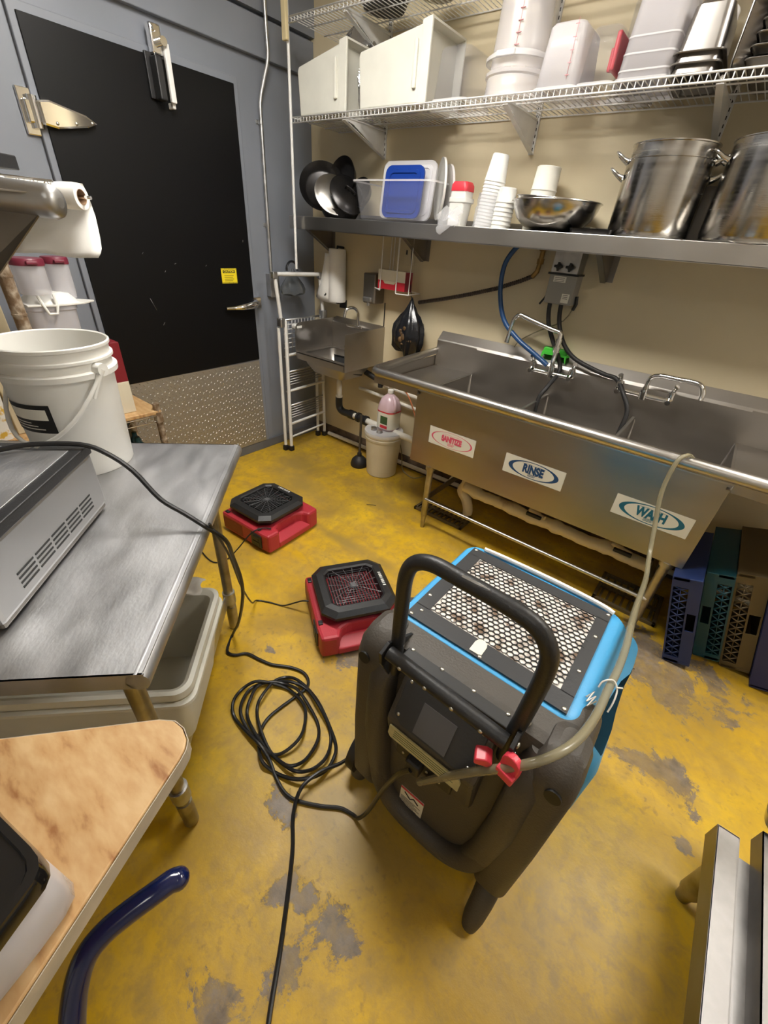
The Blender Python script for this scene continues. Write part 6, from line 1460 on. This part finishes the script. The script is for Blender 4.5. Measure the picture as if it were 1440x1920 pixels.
g = [[cc + (p - cc) * (1.0 + 0.075 * min(1, (i + 0.0) / 2)) for p in row] for i, row in enumerate(g)]
MB().sheet(g).build('hanging_sheet', 'paper', PR, world=True, solid=0.0012)
WR = thing('chrome_wire_ledge', 'thin chrome wire shelf edge above the hanging paper towel sheet', 'wire shelf', (1.0, -2.1, 1.66))
b = MB(); p1, p2 = V((1.102, -2.048, 1.662)), V((0.80, -2.26, 1.672))
b.tube([p1, p2], 0.0035, n=8); b.tube([p1 - V((0, 0, 0.022)), p2 - V((0, 0, 0.022))], 0.0025, n=6)
for k in range(9):
    a = p1.lerp(p2, k / 9); c_ = p1.lerp(p2, (k + 0.5) / 9); d2 = p1.lerp(p2, (k + 1) / 9)
    b.tube([a - V((0, 0, 0.022)), c_, d2 - V((0, 0, 0.022))], 0.0016, n=5)
    b.tube([a, a + V((-0.20, 0.06, 0.0))], 0.0016, n=5)
b.build('wire_edge', 'chrome', WR, world=True)
b = MB(); b.box((0.76, -2.28, TZH), (0.79, -2.25, 1.70)); b.X = Matrix.Identity(4); b.build('support_post', 'galv', WR, world=True)
b = MB(); b.X = Matrix.Translation(V((0.88, -2.12, 1.690))) @ Matrix.Rotation(0.6, 4, 'Z'); b.box((-0.08, -0.06, -0.005), (0.06, 0.03, 0.03), bev=0.003); b.build('black_case', 'black', label='small black case on the chrome wire shelf at the left edge', cat='case')
b = MB(); b.X = Matrix.Translation(V((1.04, -2.185, 1.650))) @ Matrix.Rotation(0.6, 4, 'Z'); b.box((-0.09, -0.03, -0.02), (0.03, 0.03, 0.012), bev=0.004); b.build('white_tag', 'white_pl', label='white plastic holder on the chrome wire at the left edge', cat='holder')

# corroded wire rack with wooden shelf near the door hinge side
RK = thing('storage_rack', 'low storage rack with corroded posts and a pale wooden shelf beside the black door', 'rack', (0.24, -1.95, 0))
for x_, y_, h_ in ((0.445, -1.632, 0.735), (0.06, -1.632, 0.735), (0.06, -2.38, 0.735), (0.475, -2.095, 1.95), (0.445, -2.38, 0.735)):
    b = MB(); b.tube([(x_, y_, 0), (x_, y_, h_)], 0.0175, n=14)
    if h_ > 1:
        b.tube([(x_, y_, 0), (x_, y_, h_)], 0.025, n=14)
    for k in range(5 if h_ < 1 else 13): b.tube([(x_, y_, 0.10 + 0.14 * k), (x_, y_, 0.108 + 0.14 * k)], 0.0195 if h_ < 1 else 0.027, n=14)
    b.build('post', 'rusty', RK, world=True)
for z in (0.70, 0.30):
    b = MB()
    if z > 0.5: b.prism([(0.03, -1.615), (0.455, -1.615), (0.462, -1.622), (0.462, -2.40), (0.03, -2.40)], z - 0.02, z, bev=0.003); b.build('wooden_shelf', 'wood', RK, world=True)
    b = MB()
    for dz in (-0.026, -0.058):
        b.tube([(0.04, -1.62, z + dz), (0.46, -1.62, z + dz), (0.46, -2.39, z + dz), (0.04, -2.39, z + dz), (0.04, -1.62, z + dz)], 0.003, n=6)
    for k in range(16):
        y = -1.64 - k * 0.048; b.tube([(0.46, y, z - 0.026), (0.46, y - 0.024, z - 0.058), (0.46, y - 0.048, z - 0.026)], 0.0018, n=5); b.tube([(0.04, y, z - 0.024), (0.46, y, z - 0.024)], 0.0016, n=5)
    b.build('wire_frame', 'chrome', RK, world=True)
    b = MB(); b.tube([(0.445, -1.632, z - 0.07), (0.445, -1.632, z - 0.01)], 0.024, n=14); b.build('corner_collar', 'rusty', RK, world=True)
t = thing('cardboard_carton', 'tall dark red and cream carton standing on the wooden rack shelf', 'carton', (0.33, -1.76, 0.70))
MB().box((0.22, -1.90, 0.701), (0.40, -1.72, 0.865), bev=0.002).build('lower_half', 'cream_pl', t, world=True, label='cream lower half')
MB().box((0.22, -1.90, 0.865), (0.40, -1.72, 1.06), bev=0.002).build('upper_half', 'red_dark', t, world=True, label='dark red upper half')
for k, (x_, y_, r_) in enumerate(((0.36, -1.74, 0.035), (0.28, -1.72, 0.032), (0.38, -1.84, 0.034), (0.30, -1.82, 0.03))):
    b = MB(); b.lathe([(0.001, 0), (r_, 0), (r_, 0.16), (r_ * 0.9, 0.19), (r_ * 0.4, 0.215), (r_ * 0.4, 0.235), (0.001, 0.235)], (x_, y_, 0.305), n=20)
    b.build('bottle', 'green_bottle', label=['dark teal bottle nearest the corner post under the wooden rack shelf', 'dark teal bottle at the back by the door under the wooden rack shelf', 'dark teal bottle at the front edge, second from the corner post', 'dark teal bottle in the middle under the wooden rack shelf'][k], cat='bottle', group='dark bottles under the wooden rack shelf')
# white tub, canisters with maroon lids, serving tray lid
t = thing('tall_white_tub', 'tall white plastic tub on the wooden rack behind the bucket', 'tub', (0.36, -1.98, 0.70))
b = MB(); b.loft([(0.34, -1.955, 0.085, 0.085, 0.05, 0.702), (0.34, -1.955, 0.098, 0.098, 0.055, 1.22), (0.34, -1.955, 0.103, 0.103, 0.055, 1.225), (0.34, -1.955, 0.103, 0.103, 0.055, 1.240)]); b.build('tub_body', 'milky2', t, world=True)
t = thing('lid_tray', 'white plastic lid with a raised grip lying on the tall white tub', 'lid', (0.36, -1.98, 1.24))
b = MB(); b.prism([(0.24, -2.05), (0.44, -2.05), (0.46, -1.95), (0.43, -1.83), (0.37, -1.765), (0.30, -1.84), (0.24, -1.86)], 1.242, 1.25, bev=0.002)
b.loft([(0.34, -1.935, 0.09, 0.10, 0.05, 1.25), (0.34, -1.935, 0.065, 0.075, 0.05, 1.283), (0.34, -1.935, 0.045, 0.05, 0.04, 1.288)])
b.build('lid_body', 'white_pl', t, world=True)
b = MB(); b.tube([(0.43, -2.00, 1.285), (0.455, -1.995, 1.245), (0.46, -1.985, 1.215), (0.46, -1.955, 1.215), (0.455, -1.945, 1.245), (0.43, -1.94, 1.285)], 0.006, n=8); b.build('clip', 'white_pl', t, world=True)
for x_, y_, r_, lab in ((0.40, -1.99, 0.058, 'left white canister with a maroon lid behind the hanging paper sheet'), (0.33, -1.865, 0.048, 'right white canister with a maroon lid next to the door hinge')):
    t = thing('canister', lab, 'canister', (x_, y_, 1.25), 0, 'white canisters with maroon lids')
    b = MB(); b.lathe([(0.001, 1.287 if r_ > 0.055 else 1.26), (r_ * 0.94, 1.287 if r_ > 0.055 else 1.26), (r_, 1.295), (r_, 1.395), (0.001, 1.395)], (x_, y_, 0), n=32); b.build('body', 'milky2', t, world=True)
    b = MB(); b.lathe([(0.001, 1.420), (r_ * 1.0, 1.420), (r_ * 1.07, 1.414), (r_ * 1.07, 1.394), (r_, 1.394)], (x_, y_, 0), n=32); b.box((x_ + r_ * 0.9, y_ - 0.02, 1.40), (x_ + r_ * 1.3, y_ + 0.02, 1.412), bev=0.003); b.build('lid', 'maroon', t, world=True, label='maroon lid')
MB().box((0.28, -2.24, 0.701), (0.36, -2.12, 1.36), bev=0.004).build('cream_board', 'wall_cream', label='tall narrow cream board standing on the rack at the left edge', cat='board')
b = MB(); b.loft([(0.30, -2.315, 0.10, 0.055, 0.03, 0.701), (0.30, -2.315, 0.11, 0.065, 0.03, 0.9), (0.30, -2.315, 0.10, 0.055, 0.03, 1.24), (0.30, -2.315, 0.05, 0.045, 0.02, 1.32)]); b.build('printed_sack', 'flour', label='printed white and yellow paper sack at the left edge', cat='sack')

# low steel stand bottom right
LS = thing('low_steel_stand', 'low stainless steel equipment stand with raised rails in the bottom right corner', 'stand', (3.45, -2.2, 0))
SZ = 0.28
b = MB(); b.box((3.300, -2.75, SZ - 0.075), (3.304, -1.60, SZ), bev=0.001); b.box((3.300, -2.75, SZ - 0.004), (3.352, -1.60, SZ), bev=0.001); b.box((3.300, -1.604, SZ - 0.075), (3.352, -1.60, SZ)); b.box((3.348, -2.75, SZ - 0.02), (3.352, -1.60, SZ))
b.build('left_rail', 'steel_stand', LS, world=True)
b = MB(); b.box((3.352, -2.75, SZ - 0.055), (3.70, -1.62, SZ - 0.050)); b.build('deck', 'steel_stand', LS, world=True)
b = MB(); b.box((3.398, -2.75, SZ - 0.05), (3.401, -1.545, SZ + 0.012)); b.box((3.398, -2.75, SZ + 0.009), (3.420, -1.545, SZ + 0.012)); b.box((3.46, -2.75, SZ - 0.05), (3.463, -1.545, SZ + 0.012)); b.build('inner_rail', 'steel_stand', LS, world=True)
for x_, y_ in ((3.335, -1.685), (3.335, -2.65), (3.66, -1.685), (3.66, -2.65)):
    b = MB(); b.tube([(x_, y_, SZ - 0.05), (x_, y_, 0.05), (x_, y_, 0.045), (x_, y_, 0.0)], [0.027, 0.027, 0.022, 0.018], n=16); b.build('leg', 'legmetal', LS, world=True)
PU = thing('purple_item', 'black and purple rounded item resting at the far end of the low steel stand', 'container', (3.48, -1.50, SZ))
b = MB(); b.loft([(3.475, -1.50, 0.075, 0.045, 0.04, SZ + 0.013), (3.475, -1.50, 0.085, 0.055, 0.045, SZ + 0.05)], cap1=True); b.build('black_base', 'black_sh', PU, world=True)
b = MB(); b.loft([(3.49, -1.505, 0.07, 0.045, 0.035, SZ + 0.05), (3.49, -1.505, 0.06, 0.04, 0.03, SZ + 0.085)]); b.build('purple_top', mat('purple_plastic', (0.36, 0.22, 0.42), 0.35), PU, world=True)
